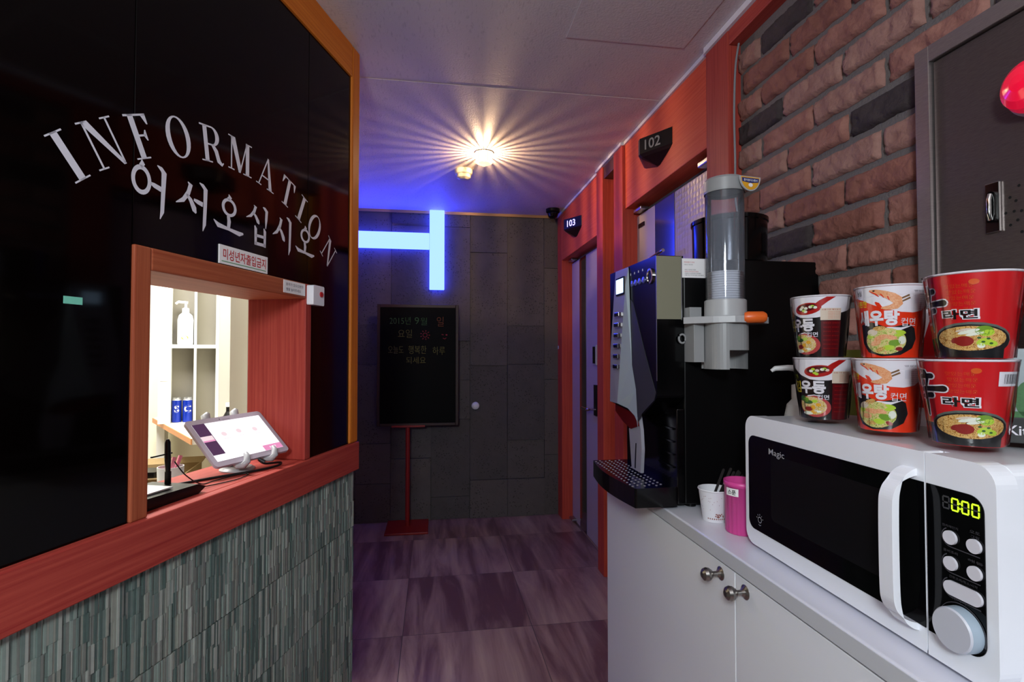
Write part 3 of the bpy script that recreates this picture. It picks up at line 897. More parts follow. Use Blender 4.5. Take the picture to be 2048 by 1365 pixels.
# router with an upright antenna
rt = bthing('router', 'black wedge shaped router with an upright antenna at the left of the sill', 'router', -0.79, 0.075, 0.953)
mb = MB()
prof = [(-0.10, 0.0), (0.085, 0.0), (0.108, 0.012), (0.085, 0.022), (-0.10, 0.026)]
mb.prism(prof, -0.050, 0.070, 'black_plastic', 'y'); mb.obj('body', rt, bevel=0.004)
mb = MB(); mb.box(-0.085, 0.035, -0.030, 0.045, 0.0255, 0.0285, 'sticker_white'); mb.box(-0.09, 0.035, 0.046, 0.052, 0.025, 0.031, 'black_plastic'); mb.obj('paper_sheet', rt)
mb = MB(); mb.tube([(0.075, 0.02, 0.016), (0.075, 0.02, 0.05)], 0.0065, 'black_plastic', 10); mb.tube([(0.075, 0.02, 0.05), (0.075, 0.021, 0.075), (0.075, 0.022, 0.115), (0.075, 0.022, 0.122)], [0.005, 0.0065, 0.006, 0.003], 'black_plastic', 10); mb.box(0.030, 0.085, 0.018, 0.022, 0.088, 0.091, 'black_plastic'); mb.obj('antenna', rt)

# ------------------------------------------------------------------ the office seen through the window
mb = MB(); mb.box(-3.0, -0.75, 3.16, 3.26, 0, CH, 'cream_paint'); structure(mb.obj('wall_office_back'))
mb = MB(); mb.box(-2.6, -2.5, 1.0, 3.16, 0, CH, 'cream_paint'); structure(mb.obj('wall_office_side'))
sh = thing('shelf_unit', 'white open shelf unit with grey back seen through the booth window', 'shelf', (-1.30, 2.80, 0.918), 0.39)
for a, b in ((-0.046, 0.007), (0.103, 0.114), (0.200, 0.213)):
    mb = MB(); mb.box(a, b, 0, 0.100, 0, 1.0, 'shelf_white'); mb.obj('upright', sh)
for a, b in ((0.0075, 0.1025), (0.1145, 0.1995)):
    mb = MB(); mb.box(a, b, 0.001, 0.0995, 0.375, 0.393, 'shelf_white'); mb.obj('shelf_board', sh)
mb = MB(); mb.box(-0.046, 0.213, 0.1005, 0.112, 0, 1.0, 'shelf_grey'); mb.obj('back_panel', sh)
mb = MB(); mb.box(0.2135, 0.46, 0.002, 0.112, 0, 1.0, 'panel_grey'); mb.obj('side_panel', sh)
def shp(u, dep, z): return (-1.30+0.925*u-0.380*dep, 2.80+0.380*u+0.925*dep, z)
dk = thing('desk', 'pale office desk with an orange wood edge under the shelf unit', 'desk', (-1.3, 2.8, 0))
mb = MB(); poly = [(-0.20, 0.31), (-0.20, 0.265), (0.32, -0.50), (0.48, -0.50), (0.53, -0.30), (0.53, 0.34), (-0.20, 0.34)]
mb.prism(poly, 0.893, 0.9175, 'desk_top', 'z'); mb.obj('desktop', dk)
mb = MB(); mb.prism([(-0.205, 0.265), (0.318, -0.504), (0.322, -0.500), (-0.20, 0.268)], 0.893, 0.917, 'desk_edge', 'z'); mb.obj('edge_band', dk)
for lx, ly in ((-0.17, 0.30), (0.49, 0.30), (0.42, -0.42)):
    mb = MB(); mb.box(lx-0.02, lx+0.02, ly-0.02, ly+0.02, 0, 0.893, 'shelf_white'); mb.obj('leg', dk)
def can(x, y, letter, label):
    t = thing('spray_can', label, 'can', (x, y, 0.9185), 0, 'blue cans on the office desk')
    mb = MB(); mb.lathe([(0, 0), (0.0205, 0), (0.0215, 0.004), (0.0215, 0.110), (0.018, 0.118), (0.018, 0.124), (0.0, 0.124)], 'can_blue', 24, mats=['can_blue']*3 + ['can_top']*3); mb.obj('body', t)
    mb = MB(); vs, fs = text2d(letter, 0.036, 0.03)
    ang = math.atan2(-y, -x)
    mb.add([(0.0219*math.cos(ang+vx/0.0219), 0.0219*math.sin(ang+vx/0.0219), 0.068+vy) for vx, vy in vs], fs, 'sticker_white'); mb.obj('letter', t)
    return t
can(*shp(0.031, 0.050, 0)[:2], 'S', 'blue can with a white letter S, left of two on the office desk')
can(*shp(0.078, 0.040, 0)[:2], 'C', 'blue can with a white letter C, right of two on the office desk')
t = thing('pump_bottle', 'white pump bottle with a yellow mark on the upper office shelf', 'bottle', shp(0.064, 0.050, 1.3115))
mb = MB(); mb.lathe([(0, 0), (0.034, 0), (0.036, 0.01), (0.036, 0.125), (0.030, 0.15), (0.014, 0.165), (0, 0.165)], 'bottle_white', 24); mb.obj('body', t)
mb = MB(); mb.lathe([(0.016, 0.160), (0.016, 0.185), (0.006, 0.19), (0.006, 0.215), (0, 0.215)], 'bottle_white', 16); mb.tube([(0.01, 0, 0.215), (-0.03, -0.01, 0.218), (-0.042, -0.012, 0.208)], 0.007, 'bottle_white', 8); mb.obj('pump_head', t)
mb = MB(); mb.add([(0.0366*math.cos(-PI/2+x/0.036), 0.0366*math.sin(-PI/2+x/0.036), 0.035+z) for x, z in ellipse(0.012, 0, 0.016, 0.010, 16)], [tuple(range(16))], 'yellow_mark'); mb.obj('mark', t)
mb = MB(); mb.box(-0.017, 0.017, -0.002, -0.0003, 0, 0.135, 'sticker_white'); o = mb.obj('paper_sheet'); o.location = shp(-0.022, 0.0, 1.13); o.rotation_euler = (0, 0, 0.39); tag(o, 'white paper strip stuck on the left upright of the office shelf unit', 'paper')
for i, (z0, h, w, lab) in enumerate(((0.0, 0.40, 0.36, 'lower brown cardboard box under the office desk'), (0.401, 0.33, 0.34, 'open brown cardboard box stacked on another under the office desk'))):
    t = thing('cardboard_box', lab, 'box', (-1.28, 2.60, z0), 0.15, 'cardboard boxes under the desk')
    mb = MB()
    a = w/2; b = 0.15
    if i == 0: mb.box(-a, a, -b, b, 0, h, 'cardboard')
    else:
        mb.box(-a, a, -b, -b+0.006, 0, h, 'cardboard'); mb.box(-a, a, b-0.006, b, 0, h, 'cardboard'); mb.box(-a, -a+0.006, -b, b, 0, h, 'cardboard'); mb.box(a-0.006, a, -b, b, 0, h, 'cardboard'); mb.box(-a, a, -b, b, 0, 0.006, 'cardboard')
    mb.obj('carton', t)
    if i == 1:
        for q in (-1, 1):
            mb = MB(); mb.add([(-a, q*b, h), (a, q*b, h), (a, q*(b+0.09), h+0.012), (-a, q*(b+0.09), h+0.012)], [(0, 1, 2, 3)], 'cardboard'); fo = mb.obj('flap', t)
            sm_ = fo.modifiers.new('thick', 'SOLIDIFY'); sm_.thickness = 0.004
mb = MB(); mb.rbox(-0.12, 0.10, -0.05, 0.05, 0, 0.022, 0.01, 'black_plastic', 'z'); o = mb.obj('black_pouch'); o.location = (-1.26, 2.44, 0.744); tag(o, 'flat black pouch on top of the open cardboard box', 'pouch')
t = bthing('side_table', 'low white worktop hidden just inside the booth sill', 'table', -0.50, 0.42, 0)
mb = MB(); mb.box(-0.25, 0.25, -0.14, 0.14, 0.795, 0.815, 'shelf_white'); mb.obj('tabletop', t)
for q, r in ((-0.23, -0.12), (-0.23, 0.12), (0.23, -0.12), (0.23, 0.12)):
    mb = MB(); mb.box(q-0.012, q+0.012, r-0.012, r+0.012, 0, 0.795, 'shelf_white'); mb.obj('leg', t)
t = bthing('pen_cup', 'small white cup on the worktop behind the router', 'cup', -0.360, 0.42, 0.8155)
mb = MB(); mb.lathe([(0, 0), (0.032, 0), (0.035, 0.11), (0.033, 0.11), (0.030, 0.006), (0, 0.006)], 'bottle_white', 24); mb.obj('cup', t)
sc_ = bthing('scissors', 'pink handled scissors standing in the small white cup', 'scissors', -0.357, 0.42, 0.8225)
for q in (-1, 1):
    mb = MB(); mb.tube([(q*0.004, 0, 0), (q*0.006, 0, 0.07), (0.022+q*0.012, 0, 0.128)], [0.003, 0.004, 0.006], 'pink_plastic', 8); mb.obj('handle', sc_)
t = thing('bottle', 'dark bottle with a white cap behind the tablet in the office', 'bottle', (-0.955, 2.62, 0.919), 0)
mb = MB(); mb.lathe([(0, 0), (0.026, 0), (0.026, 0.05), (0.013, 0.075), (0.013, 0.098), (0, 0.098)], 'black_plastic', 20); mb.obj('body', t)
mb = MB(); mb.lathe([(0.015, 0.097), (0.015, 0.115), (0, 0.116)], 'bottle_white', 16); mb.obj('cap', t)
mb = MB(); mb.box(-0.05, 0.05, -0.04, 0.04, 0, 0.035, 'black_plastic'); mb.box(-0.05, 0.05, -0.0405, -0.04, 0.006, 0.014, 'desk_edge'); o = mb.obj('card_box'); o.location = (-0.870, 2.70, 0.919); tag(o, 'small black box on the desk at the right edge of the window view', 'box')

# ------------------------------------------------------------------ back of the corridor
lw = thing('led_wall_light', 'glowing blue LED bars forming a sideways T on the stone wall', 'light', (0.02, YB, 1.75))
yb = -0.014
mb = MB(); mb.box(-0.056, 0.056, yb-0.045, yb, 0.0, 0.604, 'led_face'); mb.obj('vertical_bar', lw, bevel=0.004)
mb = MB(); mb.box(-0.665, -0.0575, yb-0.045, yb, 0.307, 0.427, 'led_face'); mb.obj('horizontal_bar', lw, bevel=0.004)
mb = MB(); mb.lathe([(0, 0.046), (0.014, 0.044), (0.026, 0.036), (0.030, 0.026), (0.028, 0.016), (0.014, 0.010), (0.012, 0)], 'white_gloss', 24, M=Matrix.Rotation(PI/2, 4, 'X')); o = mb.obj('door_knob'); o.location = (0.315, YB-0.012, 0.864); tag(o, 'round white knob on the dark stone back wall', 'knob')

cb = thing('chalkboard_stand', 'black menu chalkboard on a red metal pole stand by the stone wall', 'chalkboard', (-0.187, 3.862, 0))
mb = MB(); mb.box(-0.150, 0.150, -0.165, 0.135, 0, 0.014, 'red_paint'); mb.obj('base', cb, bevel=0.003)
mb = MB(); mb.tube([(0, 0, 0.012), (0, 0, 0.74)], 0.016, 'red_paint', 16); mb.obj('pole', cb)
mb = MB(); mb.box(-0.115, 0.125, -0.022, 0.022, 0.727, 0.742, 'red_paint'); mb.obj('bracket', cb, bevel=0.002)
mb = MB(); mb.box(-0.200, 0.345, -0.010, 0.010, 0.755, 1.600, 'chalkboard'); mb.obj('board', cb)
mb = MB()
mb.box(-0.222, -0.200, -0.014, 0.014, 0.735, 1.625, 'board_frame'); mb.box(0.345, 0.367, -0.014, 0.014, 0.735, 1.625, 'board_frame')
mb.box(-0.200, 0.345, -0.014, 0.014, 0.735, 0.755, 'board_frame'); mb.box(-0.200, 0.345, -0.014, 0.014, 1.600, 1.625, 'board_frame'); mb.obj('frame', cb, bevel=0.003)
KP = lambda a, b: (a, -0.0112, b)
ox = 0.187
for body, hgt, m, x, z, w in (('2015년', 0.055, 'chalk_green', -0.245, 1.505, 0.15), ('9', 0.05, 'chalk_green', -0.125, 1.505, None), ('월', 0.055, 'chalk_green', -0.075, 1.50, None), ('일', 0.07, 'chalk_orange', 0.045, 1.50, 0.05),
                           ('요일', 0.06, 'chalk_yellow', -0.21, 1.41, 0.10), ('오늘도', 0.055, 'chalk_yellow', -0.275, 1.292, 0.11), ('행복한', 0.06, 'chalk_yellow', -0.120, 1.292, 0.13), ('하루', 0.06, 'chalk_yellow', 0.035, 1.285, 0.09), ('되세요', 0.05, 'chalk_yellow', -0.130, 1.215, 0.14)):
    mb = MB(); put_text(mb, body, hgt, m, KP, -0.012, w, (x+ox, z)); mb.obj('chalk_word', cb)
mb = MB()
for poly in ring(-0.065+ox, 1.40, 0.017, 0.017, 0.004, 0.004, 20): mb.flat(poly, 'chalk_pink', KP)
for i in range(9):
    a = 2*PI*i/9
    for poly in stroke([(-0.065+ox+0.025*math.cos(a), 1.40+0.025*math.sin(a)), (-0.065+ox+0.036*math.cos(a), 1.40+0.036*math.sin(a))], [0.005, 0.005]): mb.flat(poly, 'chalk_pink', KP)
mb.obj('chalk_drawing', cb); mb = MB()
for poly in stroke([(0.055+ox, 1.405), (0.07+ox, 1.402)], [0.006, 0.006]) + stroke([(0.085+ox, 1.402), (0.097+ox, 1.402)], [0.01, 0.01]) + stroke([(0.065+ox, 1.378), (0.078+ox, 1.372), (0.09+ox, 1.380)], [0.005]*3): mb.flat(poly, 'chalk_pink', KP)
mb.obj('chalk_drawing', cb)

# ceiling fittings
lp = thing('ceiling_lamp', 'small bright ceiling spotlight throwing warm rays across the ceiling', 'lamp', (0.265, 2.775, CH-0.0012))
mb = MB(); mb.lathe([(0, 0), (0.050, 0), (0.050, -0.004), (0.0, -0.004)], 'lamp_body', 32); mb.obj('mounting_plate', lp)
NF = 26
for k in range(NF):
    a = 2*PI*(k+0.5)/NF - PI/2
    mb = MB()
    ca, sa = math.cos(a), math.sin(a)
    w = 0.0017
    mb.add([(r*ca - q*w*sa, r*sa + q*w*ca, z) for r in (0.034, 0.046) for q in (-1, 1) for z in (-0.056, -0.004)],
           [(0, 1, 3, 2), (4, 6, 7, 5), (0, 4, 5, 1), (2, 3, 7, 6), (0, 2, 6, 4), (1, 5, 7, 3)], 'lamp_glow_glass')
    mb.obj('fin', lp)
mb = MB(); mb.lathe([(0, -0.056), (0.030, -0.056), (0.034, -0.058), (0.028, -0.064), (0.010, -0.068), (0.008, -0.074), (0, -0.076)], 'lamp_glow_glass', 28); mb.obj('lower_glass', lp)
mb = MB(); mb.lathe([(0, -0.022), (0.004, -0.024), (0.006, -0.032), (0.004, -0.040), (0, -0.044)], 'lamp_bulb', 16); mb.obj('bulb', lp)
ld = bpy.data.lights.new('lamp_light', 'POINT'); ld.energy = 17.0; ld.color = (1.0, 0.66, 0.36); ld.shadow_soft_size = 0.0030
lo = bpy.data.objects.new('lamp_light', ld); COL.objects.link(lo); lo.parent = lp; lo.location = (0, 0, -0.036)
t = thing('smoke_detector', 'round cream smoke detector on the ceiling behind the bright lamp', 'smoke detector', (0.171, 3.06, CH-0.0012))
mb = MB(); mb.lathe([(0, 0), (0.052, 0), (0.054, -0.012), (0.050, -0.026), (0.040, -0.030)], 'detector_cream', 32); mb.obj('base', t)
mb = MB(); mb.lathe([(0.040, -0.030), (0.042, -0.036), (0.040, -0.048), (0.022, -0.056), (0, -0.057)], 'detector_cream', 32); mb.obj('sensor_head', t)
t = thing('dome_camera', 'black dome security camera on the ceiling in the back right corner', 'camera', (0.885, 3.80, CH-0.0012))
mb = MB(); mb.lathe([(0, 0), (0.052, 0), (0.052, -0.022), (0.046, -0.028)], 'black_plastic', 32); mb.obj('base', t)
mb = MB(); mb.lathe([(0.040, -0.026), (0.040, -0.040), (0.034, -0.058), (0.020, -0.070), (0, -0.074)], 'black_gloss', 32); mb.obj('dome', t)
mb = MB(); mb.box(0, 0.43, -0.46, 0, -0.003, 0, 'ceiling_paper'); o = mb.obj('ceiling_hatch'); o.location = (0.446, 1.706, CH-0.0002); tag(o, 'square flush access hatch panel in the ceiling above the wood frieze', 'hatch')

def number_sign(y, z, num, lit, label):
    t = thing('room_number_sign', label, 'sign', (0.97, y, z), 0)
    plan = [(0.0, -0.145), (-0.085, -0.004), (-0.082, 0.018), (0.0, 0.150)]
    def lay(s, zz, dx=0.0): return [(x*s+dx, yy*s-0.01*(1-s), zz) for x, yy in plan]
    up, mid, low, tip = lay(1.0, 0.138), lay(1.0, 0.070), lay(0.86, 0.058), lay(0.10, 0.022)
    n = 4
    def skin(a, b): return a+b, [(i, (i+1) % n, n+(i+1) % n, n+i) for i in range(n)]
    mb = MB(); mb.add(*skin(mid, up), 'sign_black'); mb.add(up, [(0, 1, 2, 3)], 'sign_black'); mb.obj('body', t, bevel=0.006)
    mb = MB(); mb.add(*skin(low, mid), 'sign_lower'); mb.add(*skin(tip, low), 'sign_lower'); mb.add(tip, [(3, 2, 1, 0)], 'sign_lower'); mb.obj('lower_shade', t)
    p0, p1 = Vector((-0.085, -0.004, 0)), Vector((0.0, -0.145, 0))
    d = (p1-p0).normalized(); nn = Vector((-abs(d.y), -abs(d.x), 0))
    mb = MB(); vs, fs = text2d(num, 0.044, 0.012)
    c = p0 + d*0.066 + nn*0.0012
    mb.add([c + d*vx*1.0 + Vector((0, 0, 0.103+vy)) for vx, vy in vs], fs, 'number_lit' if lit else 'number_grey'); mb.obj('number', t)
    return t
number_sign(2.135, 2.066, '102', False, 'black wall sign numbered 102 on the wood frieze over the near door')
number_sign(3.46, 2.050, '103', True, 'black wall sign with glowing number 103 over the far door')

# cable down the pilaster
mb = MB(); mb.tube(smooth_path([(0.985, 1.545, 2.285), (0.972, 1.545, 2.20), (0.965, 1.543, 2.05), (0.967, 1.543, 1.9), (0.966, 1.542, 1.78), (0.975, 1.535, 1.70), (0.98, 1.50, 1.62), (0.98, 1.46, 1.52)]), 0.0035, 'cable_grey')
tag(mb.obj('wall_cable', loc=(0.98, 1.545, 1.55)), 'thin grey cable running down beside the brick wall', 'cable')

# ------------------------------------------------------------------ steel cabinet on the brick wall
sc = thing('fire_hydrant_cabinet', 'brushed steel hydrant cabinet set in the brick wall at the right edge', 'cabinet', (1.0, 0.45, 0.95))
mb = MB()
mb.box(-0.045, -0.002, 0.418, 0.448, 0, 0.922, 'steel_frame'); mb.box(-0.045, -0.002, -0.45, -0.42, 0, 0.922, 'steel_frame'); mb.box(-0.045, -0.002, -0.42, 0.418, 0.89, 0.922, 'steel_frame'); mb.box(-0.045, -0.002, -0.42, 0.418, 0, 0.03, 'steel_frame'); mb.obj('frame', sc, bevel=0.0015)
hd = MB(); hd.box(-0.036, -0.004, -0.418, 0.416, 0.032, 0.888, 'steel_brushed'); drr = hd.obj('door', sc, bevel=0.001)
mb = MB(); mb.box(-0.041, -0.036, 0.299, 0.322, 0.529, 0.616, 'chrome'); mb.rbox(-0.046, -0.041, 0.302, 0.316, 0.545, 0.600, 0.006, 'black_gloss', 'x'); mb.tube([(-0.046, 0.309, 0.55), (-0.049, 0.309, 0.56), (-0.049, 0.309, 0.585), (-0.046, 0.309, 0.595)], 0.004, 'chrome'); mb.obj('latch_handle', drr, bevel=0.001)
mb = MB()
for (y, z) in [(0.271, 1.549), (0.285, 1.533), (0.276, 1.525), (0.292, 1.508), (0.279, 1.508), (0.268, 1.506), (0.274, 1.492), (0.285, 1.486), (0.268, 1.471)]:
    mb.lathe([(0, 0.0005), (0.0025, 0.0005)], 'hole_black', 12, M=Matrix.Translation((-0.0362, y, z-0.95)) @ Matrix.Rotation(-PI/2, 4, 'Y'))
for i in range(5):
    for j in range(5):
        mb.lathe([(0, 0.0005), (0.0025, 0.0005)], 'hole_black', 12, M=Matrix.Translation((-0.0362, 0.255-0.013*i, 0.60-0.026*j-0.008*(i % 2))) @ Matrix.Rotation(-PI/2, 4, 'Y'))
mb.obj('vent_holes', drr)
al = thing('alarm_lamp', 'glowing red oval alarm lamp on the steel cabinet at the right edge', 'alarm lamp', (0.962, 0.682, 1.698))
mb = MB(); mb.lathe([(0, 0), (0.047, 0), (0.047, 0.010), (0.042, 0.013)], 'light_grey_plastic', 36, M=Matrix.Rotation(-PI/2, 4, 'Y')); mb.obj('base', al)
mb = MB(); mb.lathe([(0.042, 0.011), (0.043, 0.020), (0.038, 0.034), (0.027, 0.044), (0.013, 0.049), (0, 0.050)], 'lamp_red', 36, M=Matrix.Rotation(-PI/2, 4, 'Y')); mb.obj('lens', al)

# ------------------------------------------------------------------ counter
CZ = 0.88
wt = MB(); wt.prism(round_rect(0.573, 0.998, CZ-0.030, CZ, 0.004, 3), -0.6, 1.69, 'worktop_white', 'y')
wto = wt.obj('worktop', loc=(0.79, 0.55, CZ-0.03))
mb = MB(); mb.box(0.5718-0.79, 0.5729-0.79, -0.6-0.55, 1.69-0.55, 0.001, 0.027, 'worktop_edge'); mb.obj('edge_band', wto)
tag(wto, 'long white glossy worktop under the microwave and the coffee machine', 'worktop')
ys = [1.685, 0.935, 0.185, -0.565]
cabs = ['white base cabinet with a round chrome knob, far one under the coffee machine', 'white base cabinet with a round chrome knob, under the microwave', 'white base cabinet nearest the camera, mostly below the frame']
for k in range(3):
    yA, yB = ys[k+1], ys[k]
    t = thing('base_cabinet', cabs[k], 'cabinet', (0.79, (yA+yB)/2, 0), 0, 'white cabinets under the worktop')
    h = (yB-yA)/2
    mb = MB(); mb.box(-0.195, 0.190, -h+0.001, h-0.001, 0.06, CZ-0.031, 'carcass_shade_grey'); mb.box(-0.17, 0.190, -h+0.001, h-0.001, 0, 0.06, 'carcass_shade_grey'); mb.obj('carcass', t)
    mb = MB(); mb.box(-0.213, -0.196, -h+0.0015, h-0.0015, 0.065, CZ-0.0355, 'cabinet_white'); dr = mb.obj('door', t, bevel=0.0012)
    if k < 2:
        ky = -h+0.051 if k == 0 else h-0.033
        kz = 0.822
        mb = MB(); mb.lathe([(0, 0), (0.0135, 0), (0.0135, 0.001), (0.008, 0.005), (0.005, 0.009), (0.005, 0.017), (0.0085, 0.020), (0.0125, 0.026), (0.0135, 0.031), (0.0115, 0.037), (0.006, 0.041), (0, 0.042)], 'knob_nickel', 28, M=Matrix.Translation((-0.213, ky, kz)) @ Matrix.Rotation(-PI/2, 4, 'Y')); mb.obj('knob', dr)

# ------------------------------------------------------------------ coffee machine
cm = thing('coffee_machine', 'tall black and silver coffee vending machine on the far end of the worktop', 'coffee machine', (0.0, 0.0, CZ))
Z = lambda z: z-CZ
mb = MB(); mb.box(0.62, 0.998, 1.2185, 1.56, 0.012, Z(1.508), 'black_plastic'); mb.box(0.60, 0.62, 1.2185, 1.56, 0.012, Z(1.13), 'black_gloss'); mb.obj('body', cm, bevel=0.003)
for fx, fy in ((0.65, 1.25), (0.65, 1.53), (0.96, 1.25), (0.96, 1.53)):
    mb = MB(); mb.lathe([(0, 0), (0.014, 0), (0.014, 0.012), (0, 0.012)], 'black_plastic', 16, c=(fx, fy, 0)); mb.obj('foot', cm)
dp = [(1.2185, Z(1.16)), (1.235, Z(1.146)), (1.300, Z(1.108)), (1.34, Z(1.10)), (1.56, Z(1.118)), (1.56, Z(1.517)), (1.2185, Z(1.514))]
mb = MB(); mb.prism(dp, 0.5475, 0.619, 'black_gloss', 'x'); mb.obj('front_door', cm, bevel=0.003)
def front_poly(mb, poly, x0, m, x1=0.548):
    mb.prism([(y, Z(z)) for y, z in poly], x0, x1, m, 'x')
mb = MB()
XF, XR = 0.5455, 0.537
V = [(XF, 1.505, 1.516), (XF, 1.400, 1.514), (XR, 1.402, 1.462), (XR, 1.472, 1.120), (XF, 1.560, 1.118), (XF, 1.553, 1.279)]
V = [(x, y, Z(z)) for x, y, z in V]
mb.add(V, [(0, 1, 2, 3, 4, 5)], 'machine_silver')
RV = [(XR, 1.402, 1.462), (XF, 1.400, 1.514), (XF, 1.397, 1.50), (XF, 1.377, 1.237), (XF, 1.349, 1.169), (XF, 1.335, 1.06), (XF, 1.345, 1.085), (XF, 1.361, 1.097), (XF, 1.41, 1.112), (XR, 1.472, 1.120)]
RV = [(x, y, Z(z)) for x, y, z in RV]
tr = tessellate_polygon([[Vector((p[1], p[2], 0)) for p in RV]])
mb.add(RV, [tuple(t_) for t_ in tr], 'machine_silver_lit')
mb.obj('silver_panel', cm)
mb = MB(); front_poly(mb, [(1.349, 1.10), (1.336, 1.06), (1.330, 1.009), (1.338, 0.945), (1.402, 0.945), (1.421, 1.053), (1.36, 1.09)], 0.553, 'machine_silver', 0.562); front_poly(mb, [(1.372, 1.02), (1.366, 1.02), (1.372, 0.95), (1.380, 0.95)], 0.5525, 'black_plastic', 0.554); mb.obj('lower_blade', cm)
mb = MB(); front_poly(mb, [(1.386, 1.42), (1.379, 1.237), (1.351, 1.169), (1.337, 1.085), (1.309, 1.110), (1.235, 1.150), (1.225, 1.17), (1.29, 1.27), (1.37, 1.41)], 0.5462, 'machine_grey'); mb.obj('grey_wedge', cm)
mb = MB(); front_poly(mb, [(1.524, 1.117), (1.41, 1.112), (1.361, 1.095), (1.345, 1.07), (1.40, 1.055), (1.46, 1.068), (1.524, 1.092)], 0.550, 'red_cover', 0.565); mb.obj('red_cover', cm)
mb = MB(); mb.box(0.5480, 0.6125, 1.2176, 1.2186, Z(1.354), Z(1.512), 'olive_reflection'); mb.box(0.5465, 0.548, 1.2172, 1.2195, Z(1.20), Z(1.512), 'silver'); mb.box(0.6125, 0.6145, 1.2170, 1.2190, Z(1.352), Z(1.513), 'silver'); mb.obj('side_panel', cm)  # olive patch paints a reflection onto the black side
mb = MB(); mb.box(0.5415, 0.548, 1.427, 1.493, Z(1.440), Z(1.492), 'black_gloss'); mb.box(0.5405, 0.5416, 1.432, 1.488, Z(1.445), Z(1.487), 'lcd_blue'); mb.obj('display', cm)
for k in range(6):
    y = 1.462+0.003*k; z = 1.383-0.0308*k
    mb = MB(); mb.box(0.531, 0.545, y-0.020, y+0.017, Z(z)-0.0055, Z(z)+0.0055, 'chrome'); mb.box(0.5300, 0.5312, y-0.014, y+0.010, Z(z)-0.003, Z(z)+0.003, 'black_plastic'); mb.obj('selector_button', cm, bevel=0.001)
for k in range(4):
    mb = MB(); mb.lathe([(0.0085, 0), (0.0085, 0.003), (0, 0.004)], 'button_blue', 20, M=Matrix.Translation((0.5475, 1.374-0.0267*k, Z(1.462))) @ Matrix.Rotation(-PI/2, 4, 'Y')); mb.obj('round_button', cm)
mb = MB(); mb.lathe([(0.020, 0), (0.020, 0.004), (0.015, 0.005), (0.014, 0.002), (0, 0.002)], 'chrome', 28, M=Matrix.Translation((0.5475, 1.252, Z(1.466))) @ Matrix.Rotation(-PI/2, 4, 'Y'), mats=['chrome', 'chrome', 'chrome', 'black_gloss']); mb.obj('coin_slot', cm)
mb = MB()
for k in range(4): mb.box(0.5466, 0.5474, 1.385-0.028*k, 1.389-0.028*k, Z(1.487), Z(1.493), 'vinyl_grey')
for k in range(6): put_text(mb, '일반커피', 0.0045, 'dark_grey_plastic', lambda a, b: (0.5405, -a, b), 0, 0.022, (-(1.505+0.004*k), Z(1.383-0.0308*k)))
mb.obj('printing', cm)
# vents under the door
for k in range(4):
    mb = MB(); mb.box(0.596, 0.601, 1.235, 1.32, Z(1.075)-0.032*k, Z(1.079)-0.032*k, 'black_gloss'); mb.obj('rib', cm)
for k in range(2):
    mb = MB(); mb.box(0.596, 0.601, 1.44, 1.54, Z(1.03)-0.032*k, Z(1.034)-0.032*k, 'black_gloss'); mb.obj('rib', cm)
# drip tray
pl = [(0.600, 1.2185)] + [(0.490-0.018*math.sin(PI*i/12), 1.2185+0.3415*i/12) for i in range(13)] + [(0.600, 1.56)]
mb = MB(); mb.prism(pl, 0.008, 0.050, 'black_gloss', 'z'); mb.prism(pl, 0.050, 0.056, 'black_gloss', 'z'); mb.obj('drip_tray', cm, bevel=0.004)
mb = MB()
for i in range(16):
    for j in range(6):
        mb.lathe([(0.0033, 0), (0.0031, 0.0010), (0, 0.0014)], 'tray_dots', 8, c=(0.492+0.0155*j, 1.240+0.0198*i+0.009*(j % 2), 0.0562))
gr = mb.obj('tray_grille', cm)
mb = MB(); mb.box(0.6155, 0.685, 1.2174, 1.2184, Z(1.459), Z(1.5075), 'sticker_white')
SPx = lambda a, b: (a, 1.2171, b)
put_text(mb, '커피자판기 안내', 0.004, 'red_text', SPx, 0, 0.028, (0.634, Z(1.498))); put_text(mb, '고장신고 및 문의', 0.003, 'dark_text', SPx, 0, 0.024, (0.632, Z(1.492)))
for k in range(4): put_text(mb, '사용하신 후 종이컵은 휴지통에', 0.003, 'red_text' if k == 1 else 'dark_text', SPx, 0, 0.030+0.007*k, (0.637+0.0035*k, Z(1.479-0.0045*k)))
mb.obj('instruction_sticker', cm)
mb = MB(); mb.lathe([(0, 0), (0.094, 0), (0.096, 0.006), (0.098, 0.115), (0.101, 0.118), (0.101, 0.128), (0.090, 0.133), (0, 0.135)], 'black_gloss', 40, c=(0.815, 1.335, Z(1.5085))); mb.obj('bean_hopper', cm)

# cup dispenser on the machine's side
cd = thing('cup_dispenser', 'grey paper cup dispenser with a clear tube on the coffee machine side', 'cup dispenser', (0.696, 1.158, 1.231))
D = lambda z: z-1.231
mb = MB(); mb.lathe([(0.0445, D(1.385)), (0.0445, D(1.662)), (0.0425, D(1.662)), (0.0425, D(1.385))], 'clear_tube', 48); mb.obj('tube', cd)
mb = MB(); mb.lathe([(0.0465, D(1.655)), (0.0475, D(1.66)), (0.0475, D(1.684)), (0.043, D(1.690)), (0, D(1.692))], 'grey_plastic', 40); mb.obj('cap', cd)
bdM = Matrix.Translation((0.033, -0.040, D(1.683))) @ Matrix.Rotation(math.radians(8), 4, 'Z')
arc = [(0.0295*math.cos(q), -0.034*math.sin(q)) for q in [PI*i/20 for i in range(21)]]
mb = MB(); mb.prism(arc, -0.012, -0.009, 'light_grey_plastic', 'y', bdM); bd = mb.obj('badge', cd)
BP = lambda a, b: bdM @ Vector((a, -0.0125, b))
mb = MB(); mb.flat([(a*0.88, b*0.88-0.0015) for a, b in arc], 'badge_yellow', BP); mb.flat([(-0.024, -0.004), (0.024, -0.004), (0.023, -0.013), (0.0, -0.0155), (-0.023, -0.013)], 'badge_blue', lambda a, b: bdM @ Vector((a, -0.0129, b)))
